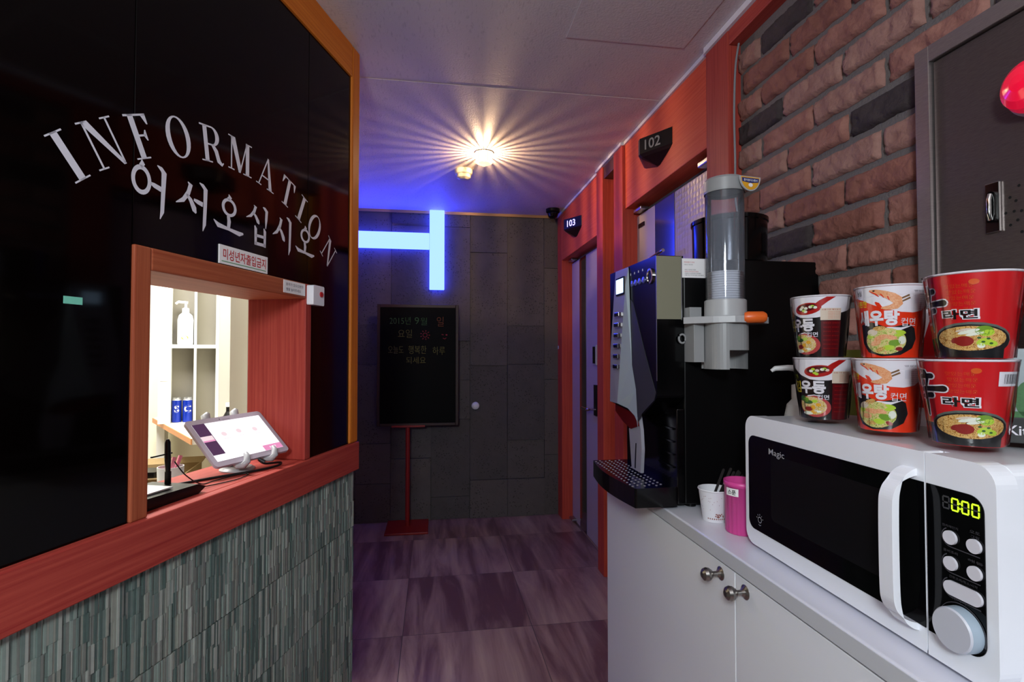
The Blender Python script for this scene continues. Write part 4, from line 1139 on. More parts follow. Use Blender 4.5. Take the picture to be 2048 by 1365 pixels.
put_text(mb, '종이컵디스펜서', 0.0055, 'sticker_white', lambda a, b: bdM @ Vector((a, -0.0133, b)), 0.01, 0.038, (0, -0.0092)); mb.flat(ellipse(0, -0.0205, 0.006, 0.0045), 'sticker_white', lambda a, b: bdM @ Vector((a, -0.0133, b))); mb.obj('badge_print', bd)
mb = MB(); mb.lathe([(0.0470, D(1.352)), (0.0480, D(1.358)), (0.0480, D(1.395)), (0.0455, D(1.397)), (0.0455, D(1.352))], 'light_grey_plastic', 40); mb.obj('collar', cd)
mb = MB()
outer = [(-0.100, 0.030), (-0.098, 0.018), (-0.050, -0.036), (-0.01, -0.062), (0.03, -0.062), (0.072, -0.036), (0.100, -0.020), (0.110, -0.010), (0.108, 0.004), (0.06, 0.045), (-0.06, 0.050)]
no = 32
oi = [(0.0456*math.cos(2*PI*i/no), 0.0456*math.sin(2*PI*i/no)) for i in range(no)]
def radial(poly, a):
    best = None
    d = Vector((math.cos(a), math.sin(a)))
    for i in range(len(poly)):
        p, q = Vector(poly[i]), Vector(poly[(i+1) % len(poly)])
        den = d.x*(q-p).y - d.y*(q-p).x
        if abs(den) < 1e-9: continue
        tt = (p.x*(q-p).y - p.y*(q-p).x)/den
        uu = (p.x*d.y - p.y*d.x)/den
        if tt > 0 and -1e-6 <= uu <= 1+1e-6: best = tt if best is None else max(best, tt)
    return (d.x*best, d.y*best)
oo = [radial(outer, 2*PI*i/no) for i in range(no)]
vs = [(x, y, z) for z in (D(1.340), D(1.356)) for lst in (oi, oo) for x, y in lst]
fs = []
for i in range(no):
    k = (i+1) % no
    fs += [(i, k, no+k, no+i), (2*no+i, 3*no+i, 3*no+k, 2*no+k), (no+i, no+k, 3*no+k, 3*no+i), (i, 2*no+i, 2*no+k, k)]
mb.add(vs, fs, 'light_grey_plastic'); mb.obj('shelf_flange', cd, bevel=0.002)
mb = MB()
rr = round_rect(-0.047, 0.047, -0.047, 0.047, 0.036, 8); ri = round_rect(-0.0442, 0.0442, -0.0442, 0.0442, 0.0332, 8)
n = len(rr)
def shell(z0, z1, idx):
    vs = [(x, y, z0) for x, y in rr] + [(x, y, z1) for x, y in rr] + [(x, y, z0) for x, y in ri] + [(x, y, z1) for x, y in ri]
    fs = []
    for i in idx:
        k = (i+1) % n
        fs += [(i, k, n+k, n+i), (2*n+i, 3*n+i, 3*n+k, 2*n+k), (n+i, n+k, 3*n+k, 3*n+i), (i, 2*n+i, 2*n+k, k)]
    mb.add(vs, fs, 'grey_plastic')
shell(D(1.276), D(1.340), range(n))
front = [i for i in range(n) if (rr[i][1]+rr[(i+1) % n][1])/2 < -0.020 and (rr[i][0]+rr[(i+1) % n][0])/2 > -0.020]
shell(D(1.231), D(1.276), [i for i in range(n) if i not in front])
mb.box(-0.040, 0.040, 0.036, 0.042, D(1.231), D(1.276), 'light_grey_plastic')
mb.obj('cup_outlet', cd)
mb = MB(); mb.box(-0.076, -0.050, 0.010, 0.0595, D(1.247), D(1.340), 'grey_plastic'); mb.box(-0.076, -0.045, 0.030, 0.0595, D(1.357), D(1.382), 'grey_plastic')
mb.tube([(-0.084+0.009*math.cos(a), 0.054, D(1.305)+0.011*math.sin(a)) for a in [2*PI*i/14 for i in range(15)]], 0.0028, 'grey_plastic', 8); mb.obj('wall_bracket', cd, bevel=0.002)
mb = MB(); mb.tube([(0.014, -0.056, D(1.352)), (0.020, -0.060, D(1.352)), (0.052, -0.068, D(1.352)), (0.058, -0.069, D(1.352))], [0.011, 0.0135, 0.0135, 0.010], 'orange_plastic', 16); mb.obj('lever', cd)
# nested paper cups in the tube
cup0 = None
for k in range(13):
    lab = 'white paper cup in the dispenser stack, showing only its rim'
    if cup0 is None:
        mb = MB(); mb.lathe([(0, 0.002), (0.027, 0.002), (0.027, 0), (0.0275, 0), (0.0385, 0.066), (0.0402, 0.0665), (0.0412, 0.068), (0.0402, 0.0697), (0.0385, 0.069), (0.0268, 0.004), (0, 0.004)], 'cup_white', 36)
        cup0 = mb.obj('paper_cup'); o = cup0
    else:
        o = cup0.copy(); COL.objects.link(o)
    o.location = (0.696, 1.158, 1.3270+0.0056*k)
    tag(o, lab, 'cup', 'paper cups nested in the dispenser tube')

# ------------------------------------------------------------------ small things between the machine and the microwave
pc = thing('paper_cup', 'white printed paper cup holding dark stirrers beside the pink holder', 'cup', (0.648, 1.132, CZ+0.0005))
mb = MB(); mb.lathe([(0, 0.003), (0.025, 0.003), (0.025, 0), (0.0258, 0), (0.0345, 0.070), (0.0362, 0.0705), (0.0368, 0.072), (0.0360, 0.074), (0.0345, 0.0735), (0.0250, 0.005), (0, 0.005)], 'cup_white', 40); mb.obj('body', pc)
mb = MB(); random.seed(8)
def cupmap(th, z, off=0.0005):
    r = 0.0258+(0.0345-0.0258)*z/0.070+off
    return (r*math.cos(th), r*math.sin(th), z)
phi = math.atan2(-1.132, -0.648)
def patch(mb, th, z, rx, rz, m):
    n = 10; mb.add([cupmap(th+rx*math.cos(2*PI*i/n), z+rz*math.sin(2*PI*i/n)) for i in range(n)], [tuple(range(n))], m)
for i in range(26): patch(mb, phi+random.uniform(-1.2, 1.2), random.uniform(0.026, 0.060), 0.02, 0.0007, 'print_brown')
for i in range(14): patch(mb, phi+0.45+random.uniform(-0.35, 0.35), random.uniform(0.013, 0.021), 0.07, 0.0014, 'print_brown')
for i in range(11): patch(mb, phi-0.5+0.17*i, 0.009, 0.05, 0.0018, 'print_brown')
mb.obj('print', pc)
random.seed(2)
for k in range(7):
    a = 0.15+0.055*k
    st = MB()
    bx, by = 0.648-0.006+0.003*k, 1.132+random.uniform(-0.008, 0.006)
    tx, ty = bx+0.046+0.005*k+random.uniform(-0.003, 0.003), by-0.004-0.003*k
    st.prism(round_rect(-0.003, 0.003, 0, 0.124+random.uniform(-0.006, 0.004), 0.0028, 3), -0.0007, 0.0007, 'stick_dark', 'y')
    o = st.obj('coffee_stirrer')
    o.location = (bx-0.012, by, CZ+0.0075)
    o.rotation_euler = (0.02*k, math.atan2(tx-bx, 0.115), 0)
    tag(o, 'dark flat coffee stirrer leaning in the white paper cup', 'stirrer', 'coffee stirrers in the paper cup')
pk = thing('cup_holder', 'ribbed pink plastic holder with a small label beside the microwave', 'holder', (0.664, 1.048, CZ+0.0005))
nseg = 60
pr = []
mb = MB()
vs = []
prof = [(0.031, 0.0), (0.0335, 0.003), (0.0350, 0.100), (0.0365, 0.1005), (0.0365, 0.112), (0.0345, 0.112), (0.0318, 0.004), (0, 0.004)]
for j in range(nseg*2):
    a = 2*PI*j/(nseg*2)
    for i, (r, z) in enumerate(prof):
        g = 0.0007*(1 if (j//2) % 3 == 0 else 0) if i in (0, 1, 2) else 0
        vs.append(((r-g)*math.cos(a), (r-g)*math.sin(a), z))
m_ = nseg*2; L_ = len(prof)
mb.add(vs, [(j*L_+i, ((j+1) % m_)*L_+i, ((j+1) % m_)*L_+i+1, j*L_+i+1) for j in range(m_) for i in range(L_-1)], 'pink_cup', True); mb.obj('body', pk)
mb = MB(); pphi = math.atan2(-1.048, -0.664)-0.55
def pm(a, b, off): return ((0.0366+off)*math.cos(pphi+a/0.0366), (0.0366+off)*math.sin(pphi+a/0.0366), b)
for i in range(6):
    a0, a1 = -0.014+0.028*i/6, -0.014+0.028*(i+1)/6
    mb.add([pm(a0, 0.083, 0.0004), pm(a1, 0.083, 0.0004), pm(a1, 0.099, 0.0004), pm(a0, 0.099, 0.0004)], [(0, 1, 2, 3)], 'sticker_white')
put_text(mb, '스푼', 0.010, 'box_black', lambda a, b: pm(a, b, 0.0009), 0.02, 0.018, (0, 0.091)); mb.obj('label_sticker', pk)
pb = thing('pump_bottle', 'white pump bottle mostly hidden between microwave and coffee machine', 'bottle', (0.838, 1.09, CZ))
mb = MB(); mb.lathe([(0, 0), (0.030, 0), (0.032, 0.005), (0.032, 0.24), (0.026, 0.27), (0.013, 0.285), (0, 0.285)], 'bottle_white', 28); mb.obj('body', pb)
mb = MB(); mb.lathe([(0.016, 0.283), (0.016, 0.315), (0.006, 0.318), (0.006, 0.345), (0, 0.345)], 'bottle_white', 20); mb.lathe([(0.011, 0.345), (0.012, 0.358), (0, 0.360)], 'bottle_white', 20); mb.tube([(0, 0, 0.353), (-0.02, 0.01, 0.355), (-0.045, 0.022, 0.353), (-0.052, 0.026, 0.347)], [0.008, 0.007, 0.006, 0.004], 'bottle_white', 10); mb.obj('pump_head', pb)

# ------------------------------------------------------------------ microwave (own frame: u = local x from its far end, depth = local y, z up)
MZ = 0.888
mwM = Matrix.Translation((0.634, 0.985, MZ)) @ Matrix.Rotation(-PI/2-math.radians(1.8), 4, 'Z')
mw = thing('microwave_oven', 'white microwave oven with black glass door and control panel on the worktop', 'microwave', (0.634, 0.985, CZ), -PI/2-math.radians(1.8))
MW_, MH_ = 0.493, 0.255
o8 = 0.008
mb = MB(); mb.rbox(0.004, MW_-0.004, 0.028, 0.312, o8, o8+MH_-0.002, 0.014, 'white_gloss', 'y', 6); mb.obj('casing', mw, bevel=0.003)
for a in (0.04, MW_-0.04):
    for b in (0.06, 0.29):
        mb = MB(); mb.lathe([(0, 0), (0.012, 0), (0.013, o8+0.002), (0, o8+0.002)], 'black_plastic', 16, c=(a, b, 0)); mb.obj('foot', mw)
US = 0.405
mb = MB(); mb.prism(round_rect(0, US, o8, o8+MH_, 0.026, 8, (0, 1, 1, 0)), 0.0, 0.028, 'white_gloss', 'y'); dmw = mb.obj('door', mw, bevel=0.007, bseg=4)
mb = MB(); mb.prism(round_rect(0.0125, US-0.0005, o8+0.032, o8+0.2165, 0.018, 8, (0, 1, 1, 0)), -0.0012, 0.004, 'mw_glass', 'y'); mb.obj('glass', dmw)
mb = MB(); mb.prism(round_rect(0.086, 0.345, o8+0.066, o8+0.190, 0.010, 5), -0.0016, -0.0012, 'mw_window', 'y')
MP = lambda a, b: (a, -0.0020, b)
put_text(mb, 'Magic', 0.0150, 'mw_text', MP, 0.002, 0.046, (0.104, o8+0.193)); 
for poly in ring(0.050, o8+0.055, 0.006, 0.006, 0.0012, 0.0012, 20): mb.flat(poly, 'mw_text', MP)
for i in range(5):
    a = PI*(0.1+0.2*i); 
    for poly in stroke([(0.050+0.0085*math.cos(a), o8+0.055+0.0085*math.sin(a)), (0.050+0.0115*math.cos(a), o8+0.055+0.0115*math.sin(a))], [0.001, 0.001]): mb.flat(poly, 'mw_text', MP)
for poly in stroke([(0.046, o8+0.046), (0.050, o8+0.044), (0.054, o8+0.046)], [0.001]*3): mb.flat(poly, 'mw_text', MP)
mb.obj('door_window', dmw)
# bow handle: a flat strip bent outwards
path = [(0.0, 0.222), (-0.014, 0.218), (-0.027, 0.210), (-0.034, 0.197), (-0.036, 0.18), (-0.0365, 0.13), (-0.036, 0.075), (-0.034, 0.056), (-0.027, 0.044), (-0.014, 0.036), (0.0, 0.032)]
path = smooth_path([(y, z, 0) for y, z in path], 4)
vs = []; fs = []
for i, p in enumerate(path):
    tn = (path[min(i+1, len(path)-1)]-path[max(i-1, 0)]).normalized()
    nx, nz = -tn.y, tn.x
    for sgn in (0.0, 0.010):
        for ua in (0.372, 0.394):
            vs.append((ua, p.x + sgn*abs(nx), o8+p.y - sgn*tn.x))
for i in range(len(path)-1):
    a, b = i*4, (i+1)*4
    fs += [(a, a+1, b+1, b), (a+2, b+2, b+3, a+3), (a, b, b+2, a+2), (a+1, a+3, b+3, b+1)]
fs += [(0, 2, 3, 1), (len(vs)-4, len(vs)-3, len(vs)-1, len(vs)-2)]
mb = MB(); mb.add(vs, fs, 'white_gloss', False); mb.obj('door_handle', dmw, bevel=0.002)
mb = MB(); mb.prism(round_rect(US+0.0015, MW_, o8, o8+MH_, 0.026, 8, (1, 0, 0, 1)), 0.0, 0.028, 'white_gloss', 'y'); cp = mb.obj('control_bezel', mw, bevel=0.007, bseg=4)
mb = MB(); mb.prism(round_rect(US+0.0035, MW_-0.013, o8+0.031, o8+0.2165, 0.018, 8, (1, 0, 0, 1)), -0.0012, 0.004, 'mw_glass', 'y'); pan = mb.obj('control_panel', cp)
# seven-segment clock
def seg7(mb, x, z, h, m, segs='abcdef'):
    w = h*0.55; t_ = h*0.14
    S = {'a': [(x, z+h), (x+w, z+h)], 'g': [(x+h*0.1, z+h/2), (x+w-h*0.1, z+h/2)], 'd': [(x, z), (x+w, z)], 'f': [(x, z+h*0.55), (x, z+h*0.97)], 'b': [(x+w, z+h*0.55), (x+w, z+h*0.97)], 'e': [(x, z+h*0.03), (x, z+h*0.45)], 'c': [(x+w, z+h*0.03), (x+w, z+h*0.45)]}
    for k in segs:
        for poly in stroke(S[k], [t_, t_]): mb.flat(poly, m, lambda a, b: (a, -0.0020 if m == 'digit_lit' else -0.0017, b))
mb = MB()
zc_ = o8+0.1925
for i, x in enumerate((0.4315, 0.4430, 0.4555, 0.4675)):
    if i == 0: seg7(mb, x, zc_, 0.0140, 'digit_dim', 'abcdefg')
    else:
        seg7(mb, x, zc_, 0.0140, 'digit_lit'); seg7(mb, x, zc_, 0.0140, 'digit_dim', 'g')
for dz in (0.004, 0.010): mb.flat(rect(0.4522, 0.4538, zc_+dz-0.001, zc_+dz+0.001), 'digit_lit', lambda a, b: (a, -0.0020, b))
mb.obj('clock_display', pan)
def cap(x, z, r, m, h, name='button', x2=None):
    mb = MB()
    poly = round_rect(x-r, (x2 or x)+r, z-r, z+r, r*0.999, 8)
    mb.prism(poly, -0.0012-h, -0.001, m, 'y'); return mb.obj(name, pan, bevel=0.0008)
BX = (0.4405, 0.4695)
for z in (0.1585, 0.1275):
    for x in BX: cap(x, o8+z, 0.0082, 'button_white', 0.003)
cap(BX[0], o8+0.0985, 0.0085, 'button_white', 0.003, 'start_button', BX[1])
mb = MB(); mb.lathe([(0.0255, 0), (0.0250, 0.014), (0.0236, 0.0162), (0, 0.0162)], 'knob_white', 40, c=(0, 0, 0), M=Matrix.Translation((0.453, -0.0012, o8+0.0555)) @ Matrix.Rotation(PI/2, 4, 'X'), mats=['knob_side', 'knob_white', 'knob_white']); mb.obj('dial', pan)
mb = MB()
for z in (0.1585, 0.1275, 0.0985):
    pts = [(BX[1]+0.006, o8+z-0.0112), (BX[0], o8+z-0.0112)] + [(BX[0]+0.0112*math.cos(q), o8+z+0.0112*math.sin(q)) for q in [PI*1.5-PI*0.85*i/8 for i in range(1, 9)]]
    for poly in stroke(pts, [0.0012]*len(pts)): mb.flat(poly, 'mw_faint', MP)
pts = [(0.452+0.0285*math.cos(q), o8+0.0555+0.0285*math.sin(q)) for q in [PI*0.95-PI*1.05*i/20 for i in range(21)]]
for poly in stroke(pts, [0.0004+0.0016*i/20 for i in range(21)]): mb.flat(poly, 'mw_faint', MP)
for body, x, z, w in (('전자레인지', 0.440, 0.1715, 0.020), ('오토', 0.470, 0.1745, 0.012), ('그릴', 0.470, 0.1690, 0.010), ('콤비조리', 0.440, 0.1415, 0.018), ('해동', 0.470, 0.1405, 0.018), ('간편조리/취소/시작', 0.455, 0.1120, 0.034), ('시간/무게', 0.448, 0.0870, 0.020)):
    put_text(mb, body, 0.0032, 'mw_faint', MP, 0, w, (x, o8+z))
mb.obj('printing', pan)

# ------------------------------------------------------------------ cup noodles
CTOP = MZ+o8*0+MH_+0.0075
class Wrap:
    """artwork wrapped on a tapered cup; x = arc mm (right seen from the front), z = mm height"""
    def __init__(s, mb, rb, rt, h): s.mb = mb; s.rb = rb; s.rt = rt; s.h = h; s.rot = 0.0
    def map(s, x, z, lay):
        z = z/1000.0
        r = s.rb+(s.rt-s.rb)*z/s.h
        th = -PI/2 + x/1000.0/0.041 + s.rot
        return ((r+lay*0.00022)*math.cos(th), (r+lay*0.00022)*math.sin(th), z)
    def bm(s, bm, m, lay):
        for _ in range(5):
            es = [e for e in bm.edges if e.calc_length() > 4.5]
            if not es: break
            bmesh.ops.subdivide_edges(bm, edges=es, cuts=1)
            bmesh.ops.triangulate(bm, faces=bm.faces[:])
        bm.verts.index_update()
        s.mb.add([s.map(v.co.x, v.co.y, lay) for v in bm.verts], [tuple(v.index for v in f.verts) for f in bm.faces], m, True)
        bm.free()
    def poly(s, pts, m, lay):
        bm = bmesh.new()
        vs = [bm.verts.new((a, b, 0)) for a, b in pts]
        for t_ in tessellate_polygon([[Vector((a, b, 0)) for a, b in pts]]):
            try: bm.faces.new([vs[i] for i in t_])
            except ValueError: pass
        s.bm(bm, m, lay)
    def ell(s, cx, cz, rx, rz, m, lay, rot=0.0, n=20):
        c, q = math.cos(rot), math.sin(rot)
        s.poly([(cx+rx*math.cos(a)*c-rz*math.sin(a)*q, cz+rx*math.cos(a)*q+rz*math.sin(a)*c) for a in [2*PI*i/n for i in range(n)]], m, lay)
    def text(s, body, cx, cz, h, m, lay, bold=0.0, width=None, rot=0.0):
        vs, fs = text2d(body, h, bold, width)
        bm = bmesh.new()
        c, q = math.cos(rot), math.sin(rot)
        bv = [bm.verts.new((cx+x*c-y*q, cz+x*q+y*c, 0)) for x, y in vs]
        for f in fs:
            try: bm.faces.new([bv[i] for i in f])
            except ValueError: pass
        s.bm(bm, m, lay)
    def strokes(s, polys, m, lay):
        for p in polys: s.poly(p, m, lay)

def cup_shell(t, rb, rt, h, body_m, lid_m, rim_m='lab_white'):
    mb = MB()
    seg = 72
    def band(z0, z1, m, n=6):
        vs = []; fs = []
        for i in range(n+1):
            z = z0+(z1-z0)*i/n; r = rb+(rt-rb)*z/h
            for j in range(seg): a = 2*PI*j/seg; vs.append((r*math.cos(a), r*math.sin(a), z))
        for i in range(n):
            for j in range(seg): k = (j+1) % seg; fs.append((i*seg+j, i*seg+k, (i+1)*seg+k, (i+1)*seg+j))
        mb.add(vs, fs, m, True)
    band(0.0, h-0.003, body_m)
    mb.lathe([(0, 0.004), (rb-0.003, 0.004), (rb-0.002, 0.0), (rb, 0.0)], body_m, seg)
    return mb
def cup_top(t, rt, h, lid_m):
    mb = MB(); mb.lathe([(rt-0.0006, h-0.0032), (rt+0.0010, h-0.0025), (rt+0.0016, h-0.0012), (rt+0.0008, h-0.0002), (rt-0.001, h)], 'lab_white', 72); mb.obj('rim', t)
    mb = MB(); mb.lathe([(rt-0.001, h), (rt-0.004, h-0.0008), (0, h-0.0008)], lid_m, 72); mb.obj('lid', t)
def film(t, rb, rt, h, seed):
    random.seed(seed)
    seg = 96; rows = 10; vs = []; fs = []
    ph = [random.uniform(0, 6.3) for _ in range(6)]
    for i in range(rows+1):
        z = 0.001+(h-0.001)*i/rows
        for j in range(seg):
            a = 2*PI*j/seg
            r = rb+(rt-rb)*z/h + 0.0022 + 0.0007*math.sin(9*a+ph[0]+z*60) + 0.0006*math.sin(23*a+ph[1]-z*45) + 0.0003*math.sin(41*a+ph[2])
            vs.append((r*math.cos(a), r*math.sin(a), z))
    for i in range(rows):
        for j in range(seg): k = (j+1) % seg; fs.append((i*seg+j, i*seg+k, (i+1)*seg+k, (i+1)*seg+j))
    mb = MB(); mb.add(vs, fs, 'plastic_film', True); mb.obj('plastic_wrap', t)

def brush_wave(pts, zt):
    return pts + [(pts[-1][0], zt), (pts[0][0], zt)]

def udon_cup(t, rot, seed):
    rb, rt, h = 0.0358, 0.0470, 0.110
    mb = cup_shell(t, rb, rt, h, 'lab_black', 'lab_white'); w = Wrap(mb, rb, rt, h); w.rot = rot
    w.poly(brush_wave([(-75, 98), (-62, 95), (-50, 88), (-36, 78), (-20, 71), (-6, 69.5), (8, 70), (30, 74), (60, 82), (75, 88)], 106.8), 'lab_white', 1)
    # spoon of soup
    w.ell(-7, 86, 22, 10.5, 'lab_redspoon', 2, 0.12); w.poly([(4, 93), (14, 89), (24, 98), (35, 106), (22, 106), (12, 100)], 'lab_redspoon', 2.2)
    w.ell(-8, 88, 17, 6.5, 'lab_maroon', 2.6, 0.12)
    random.seed(seed)
    for a, b in ((-17, 86), (-12, 83), (-8, 87), (2, 90), (6, 88), (-14, 89), (-9, 81), (-1, 89)): w.ell(a, b, 3.0, 2.4, random.choice(['lab_leek', 'lab_lime', 'lab_beige']), 3)
    for a, b in ((-13, 85), (3, 89)): w.ell(a, b, 1.2, 1.2, 'lab_dkgreen', 3.4)
    w.text('김', -46, 57, 21, 'lab_yellow', 3, 0.02, 13); w.text('튀', -60, 57, 21, 'lab_yellow', 3, 0.02, 13); w.text('얼큰한-', -54, 75, 7, 'lab_lime', 3, 0.0)
    w.text('우동', -17, 57, 23, 'lab_white', 4, 0.045, 42); w.text('컵면', 0, 40, 8.5, 'lab_white', 5, 0.01, 18)
    w.poly([(-26, 42), (-14, 44), (-5, 42), (-5, 41), (-14, 42.5), (-26, 40)], 'lab_white', 4)
    # bowl picture
    w.ell(-16, 23, 29, 19, 'lab_pinkbowl', 2.2, -0.1); w.ell(-19, 24, 25, 16, 'lab_udon', 2.6, -0.1)
    for a, b, rx, rz, m in ((-36, 36, 7, 5, 'lab_dkgreen'), (-26, 30, 9, 3.5, 'lab_dkgreen'), (-30, 34, 6, 4, 'lab_green'), (-14, 32, 5, 3, 'lab_lime'), (-17, 21, 4, 3.6, 'badge_yellow'), (-8, 26, 4.5, 3, 'badge_yellow'), (-26, 18, 8, 4, 'lab_kimchi'), (-16, 13, 5, 3.4, 'badge_yellow'), (-28, 10, 10, 3, 'lab_leek'), (-10, 14, 7, 2, 'lab_leek')): w.ell(a, b, rx, rz, m, 3)
    w.poly(rect(14, 46, 1, 64), 'lab_maroon', 2.5)
    for k in range(7): w.text('영양성분 원재료명', 30, 60-7.5*k, 2.2, 'lab_redspoon', 3, 0, 26)
    w.poly(rect(13, 45, 65, 86), 'lab_beige', 3.2); w.text('유통기한 별도표기', 29, 83.5, 2.4, 'lab_redspoon', 4, 0, 28)
    for k in range(5): w.text('보관방법 및 주의사항', 34, 79.5-2.8*k, 1.6, 'lab_gold', 4, 0, 20)
    mb.obj('cup_wall', t); cup_top(t, rt, h, 'lab_white'); film(t, rb, rt, h, seed)

def shrimp_cup(t, rot, seed):
    rb, rt, h = 0.0355, 0.0452, 0.110
    mb = cup_shell(t, rb, rt, h, 'lab_orange', 'lab_orange'); w = Wrap(mb, rb, rt, h); w.rot = rot
    w.poly(brush_wave([(-75, 92), (-60, 92), (-46, 88), (-30, 80), (-14, 73), (4, 68), (20, 67), (36, 70), (52, 80), (64, 94), (70, 104)], 106.8), 'lab_white', 1)
    # shrimp and chopsticks
    sp = [(-34, 102), (-26, 100), (-16, 96), (-7, 91), (-1, 86), (0, 81), (-3, 77), (-9, 75), (-15, 74.5), (-20, 75)]
    w.strokes(stroke(sp, [2, 6, 9, 12, 13, 12, 10, 7, 5, 2]), 'lab_shrimp', 3)
    w.strokes(stroke([(-20, 75), (-24, 81), (-27, 84)], [4, 5, 1.5]) + stroke([(-34, 101), (-26, 96), (-22, 92)], [1, 2, 1]) + stroke([(-20, 96), (-16, 90)], [1.6, 1]) + stroke([(-12, 92), (-10, 86)], [1.6, 1]), 'lab_orange', 3.3)
    w.strokes(stroke([(0, 86), (14, 93)], [2, 2.6]) + stroke([(2, 82), (15, 89)], [2, 2.6]), 'lab_stick', 2.4)
    w.ell(-28, 101, 1.6, 1.1, 'lab_black', 4)
    w.text('영양정보', 33, 99, 2.6, 'lab_greytext', 2.5, 0.01, 26)
    for k in range(9): w.text('나트륨 탄수화물 지방', 37, 94-3.0*k, 1.6, 'lab_greytext', 2.5, 0, 16)
    w.poly(rect(21, 29, 80, 93), 'vinyl_grey', 2.5)
    w.text('농심', -52, 99, 8, 'lab_black', 3, 0.01, 10); w.text('시원한', -50, 82, 10, 'lab_yellow', 3, 0.012, 22)
    w.text('새우탕', -27, 60, 24, 'lab_white', 4, 0.05, 58); w.text('컵면', 14, 53, 12, 'lab_white', 4, 0.0, 20)
    w.poly([(-54, 50), (-34, 54), (-12, 45), (14, 50), (24, 44), (28, 28), (22, 14), (4, 4), (-22, 2), (-44, 8), (-54, 22)], 'lab_bowl', 1.5)
    w.poly([(-22, 42), (-12, 46), (4, 45), (20, 48), (4, 41), (-6, 39)], 'lab_white', 2.4)
    w.ell(-17, 25, 29, 20, 'lab_salad', 2.8)
    random.seed(seed+1)
    for a, b, rx, rz, m in ((-34, 38, 8, 5, 'lab_beige'), (-24, 44, 9, 3.5, 'lab_noodle'), (-38, 32, 5, 4, 'lab_lime'), (4, 38, 7, 3, 'lab_lime'), (2, 34, 6, 2.5, 'lab_lime'), (-22, 30, 11, 4, 'lab_shrimp'), (-30, 22, 8, 4, 'lab_shrimp'), (-8, 30, 7, 3.5, 'lab_shrimp'), (-4, 22, 8, 5, 'lab_green'), (-12, 15, 8, 4, 'lab_lime'), (6, 26, 5, 6, 'lab_leek'), (-24, 12, 8, 3, 'lab_noodle'), (2, 13, 5, 3, 'lab_kimchi')): w.ell(a, b, rx, rz, m, 3.2, random.uniform(-0.4, 0.4))
    mb.obj('cup_wall', t); cup_top(t, rt, h, 'lab_orange'); film(t, rb, rt, h, seed)

def red_cup(t, rot, seed, barcode):
    rb, rt, h = 0.0368, 0.0500, 0.110
    mb = cup_shell(t, rb, rt, h, 'lab_red', 'lab_red'); w = Wrap(mb, rb, rt, h); w.rot = rot
    w.poly([(-90, 0.5), (-90, 28), (-40, 28), (-40, 0.5)], 'lab_bowl', 1); w.poly(rect(-90, -40, 26.5, 28), 'lab_gold', 1.5)
    w.poly([(-40, 0.5), (40, 0.5), (40, 18), (-40, 22)], 'lab_bowl', 1)
    han = [([(-52, 96), (-44, 92), (-41, 89)], [2, 8, 5]), ([(-58, 85), (-48, 87.5), (-34, 88)], [4, 6.5, 7]), ([(-54, 82), (-52, 76)], [4, 4.5]), ([(-40, 84), (-43, 76)], [4.5, 4.5]),
           ([(-56, 69), (-46, 71), (-30, 71.5), (-21, 72)], [5, 6, 7, 8]), ([(-57, 60), (-46, 62), (-36, 63)], [4.5, 6, 7]), ([(-47, 71), (-46.5, 60), (-46, 48), (-45, 37)], [6, 7, 6, 3])]
    for p, ws in han:
        w.strokes(stroke([(a, b) for a, b in p], [v+3.2 for v in ws]), 'lab_white', 2); 
        w.ell(*p[0], ws[0]/2+1.6, ws[0]/2+1.6, 'lab_white', 2, n=12); w.ell(*p[-1], ws[-1]/2+1.6, ws[-1]/2+1.6, 'lab_white', 2, n=12)
    for p, ws in han:
        w.strokes(stroke(p, ws), 'lab_black', 3); w.ell(*p[0], ws[0]/2, ws[0]/2, 'lab_black', 3, n=12); w.ell(*p[-1], ws[-1]/2, ws[-1]/2, 'lab_black', 3, n=12)
    w.text('라면', -6, 56, 14, 'lab_white', 3, 0.085, 38); w.text('라면', -6, 56, 12, 'lab_black', 4, 0.03, 34)
    for r_ in range(5):
        w.text('맛있는매운', -5+1.5*(r_ % 2), 92-7.5*r_, 5, 'lab_gold', 2, -0.01, 26)
    w.ell(8, 96, 4.5, 3.5, 'lab_gold', 2.5)
    w.ell(3, 24, 44, 22, 'lab_bowlrim', 2); w.ell(3, 22.5, 43, 20.5, 'lab_bowl', 2.4); w.ell(3, 25.5, 38, 15.5, 'lab_noodle', 2.8)
    random.seed(seed+3)
    for a, b, rx, rz, m, q in ((2, 34, 11, 2.4, 'lab_leek', 0.25), (8, 31, 9, 2.0, 'lab_leek', 0.2), (-3, 36, 8, 1.6, 'lab_beige', 0.2), (17, 35, 9, 6, 'lab_green', 0), (20, 32, 7, 4, 'lab_lime', 0.2), (-3, 22, 10, 6.5, 'lab_kimchi', 0), (-12, 23, 5, 3.5, 'lab_kimchi', 0.4), (17, 21, 8, 4.5, 'lab_lime', 0.3), (25, 19, 6, 3.6, 'lab_lime', -0.2), (14, 16, 4, 3, 'lab_leek', 0)): w.ell(a, b, rx, rz, m, 3.3, q)
    for a, b in ((16, 21), (24, 19), (12, 26), (21, 25)): w.ell(a, b, 2.0, 1.3, 'lab_dkgreen', 3.8)
    if barcode:
        w.poly(rect(28, 62, 77, 95), 'lab_white', 3)
        random.seed(4); x = 34.0
        while x < 58:
            b_ = random.choice([0.5, 0.9, 1.4]); w.poly(rect(x, x+b_, 80, 92), 'lab_black', 3.6); x += b_+random.choice([0.6, 1.0])
    mb.obj('cup_wall', t); cup_top(t, rt, h, 'lab_red'); film(t, rb, rt, h, seed)

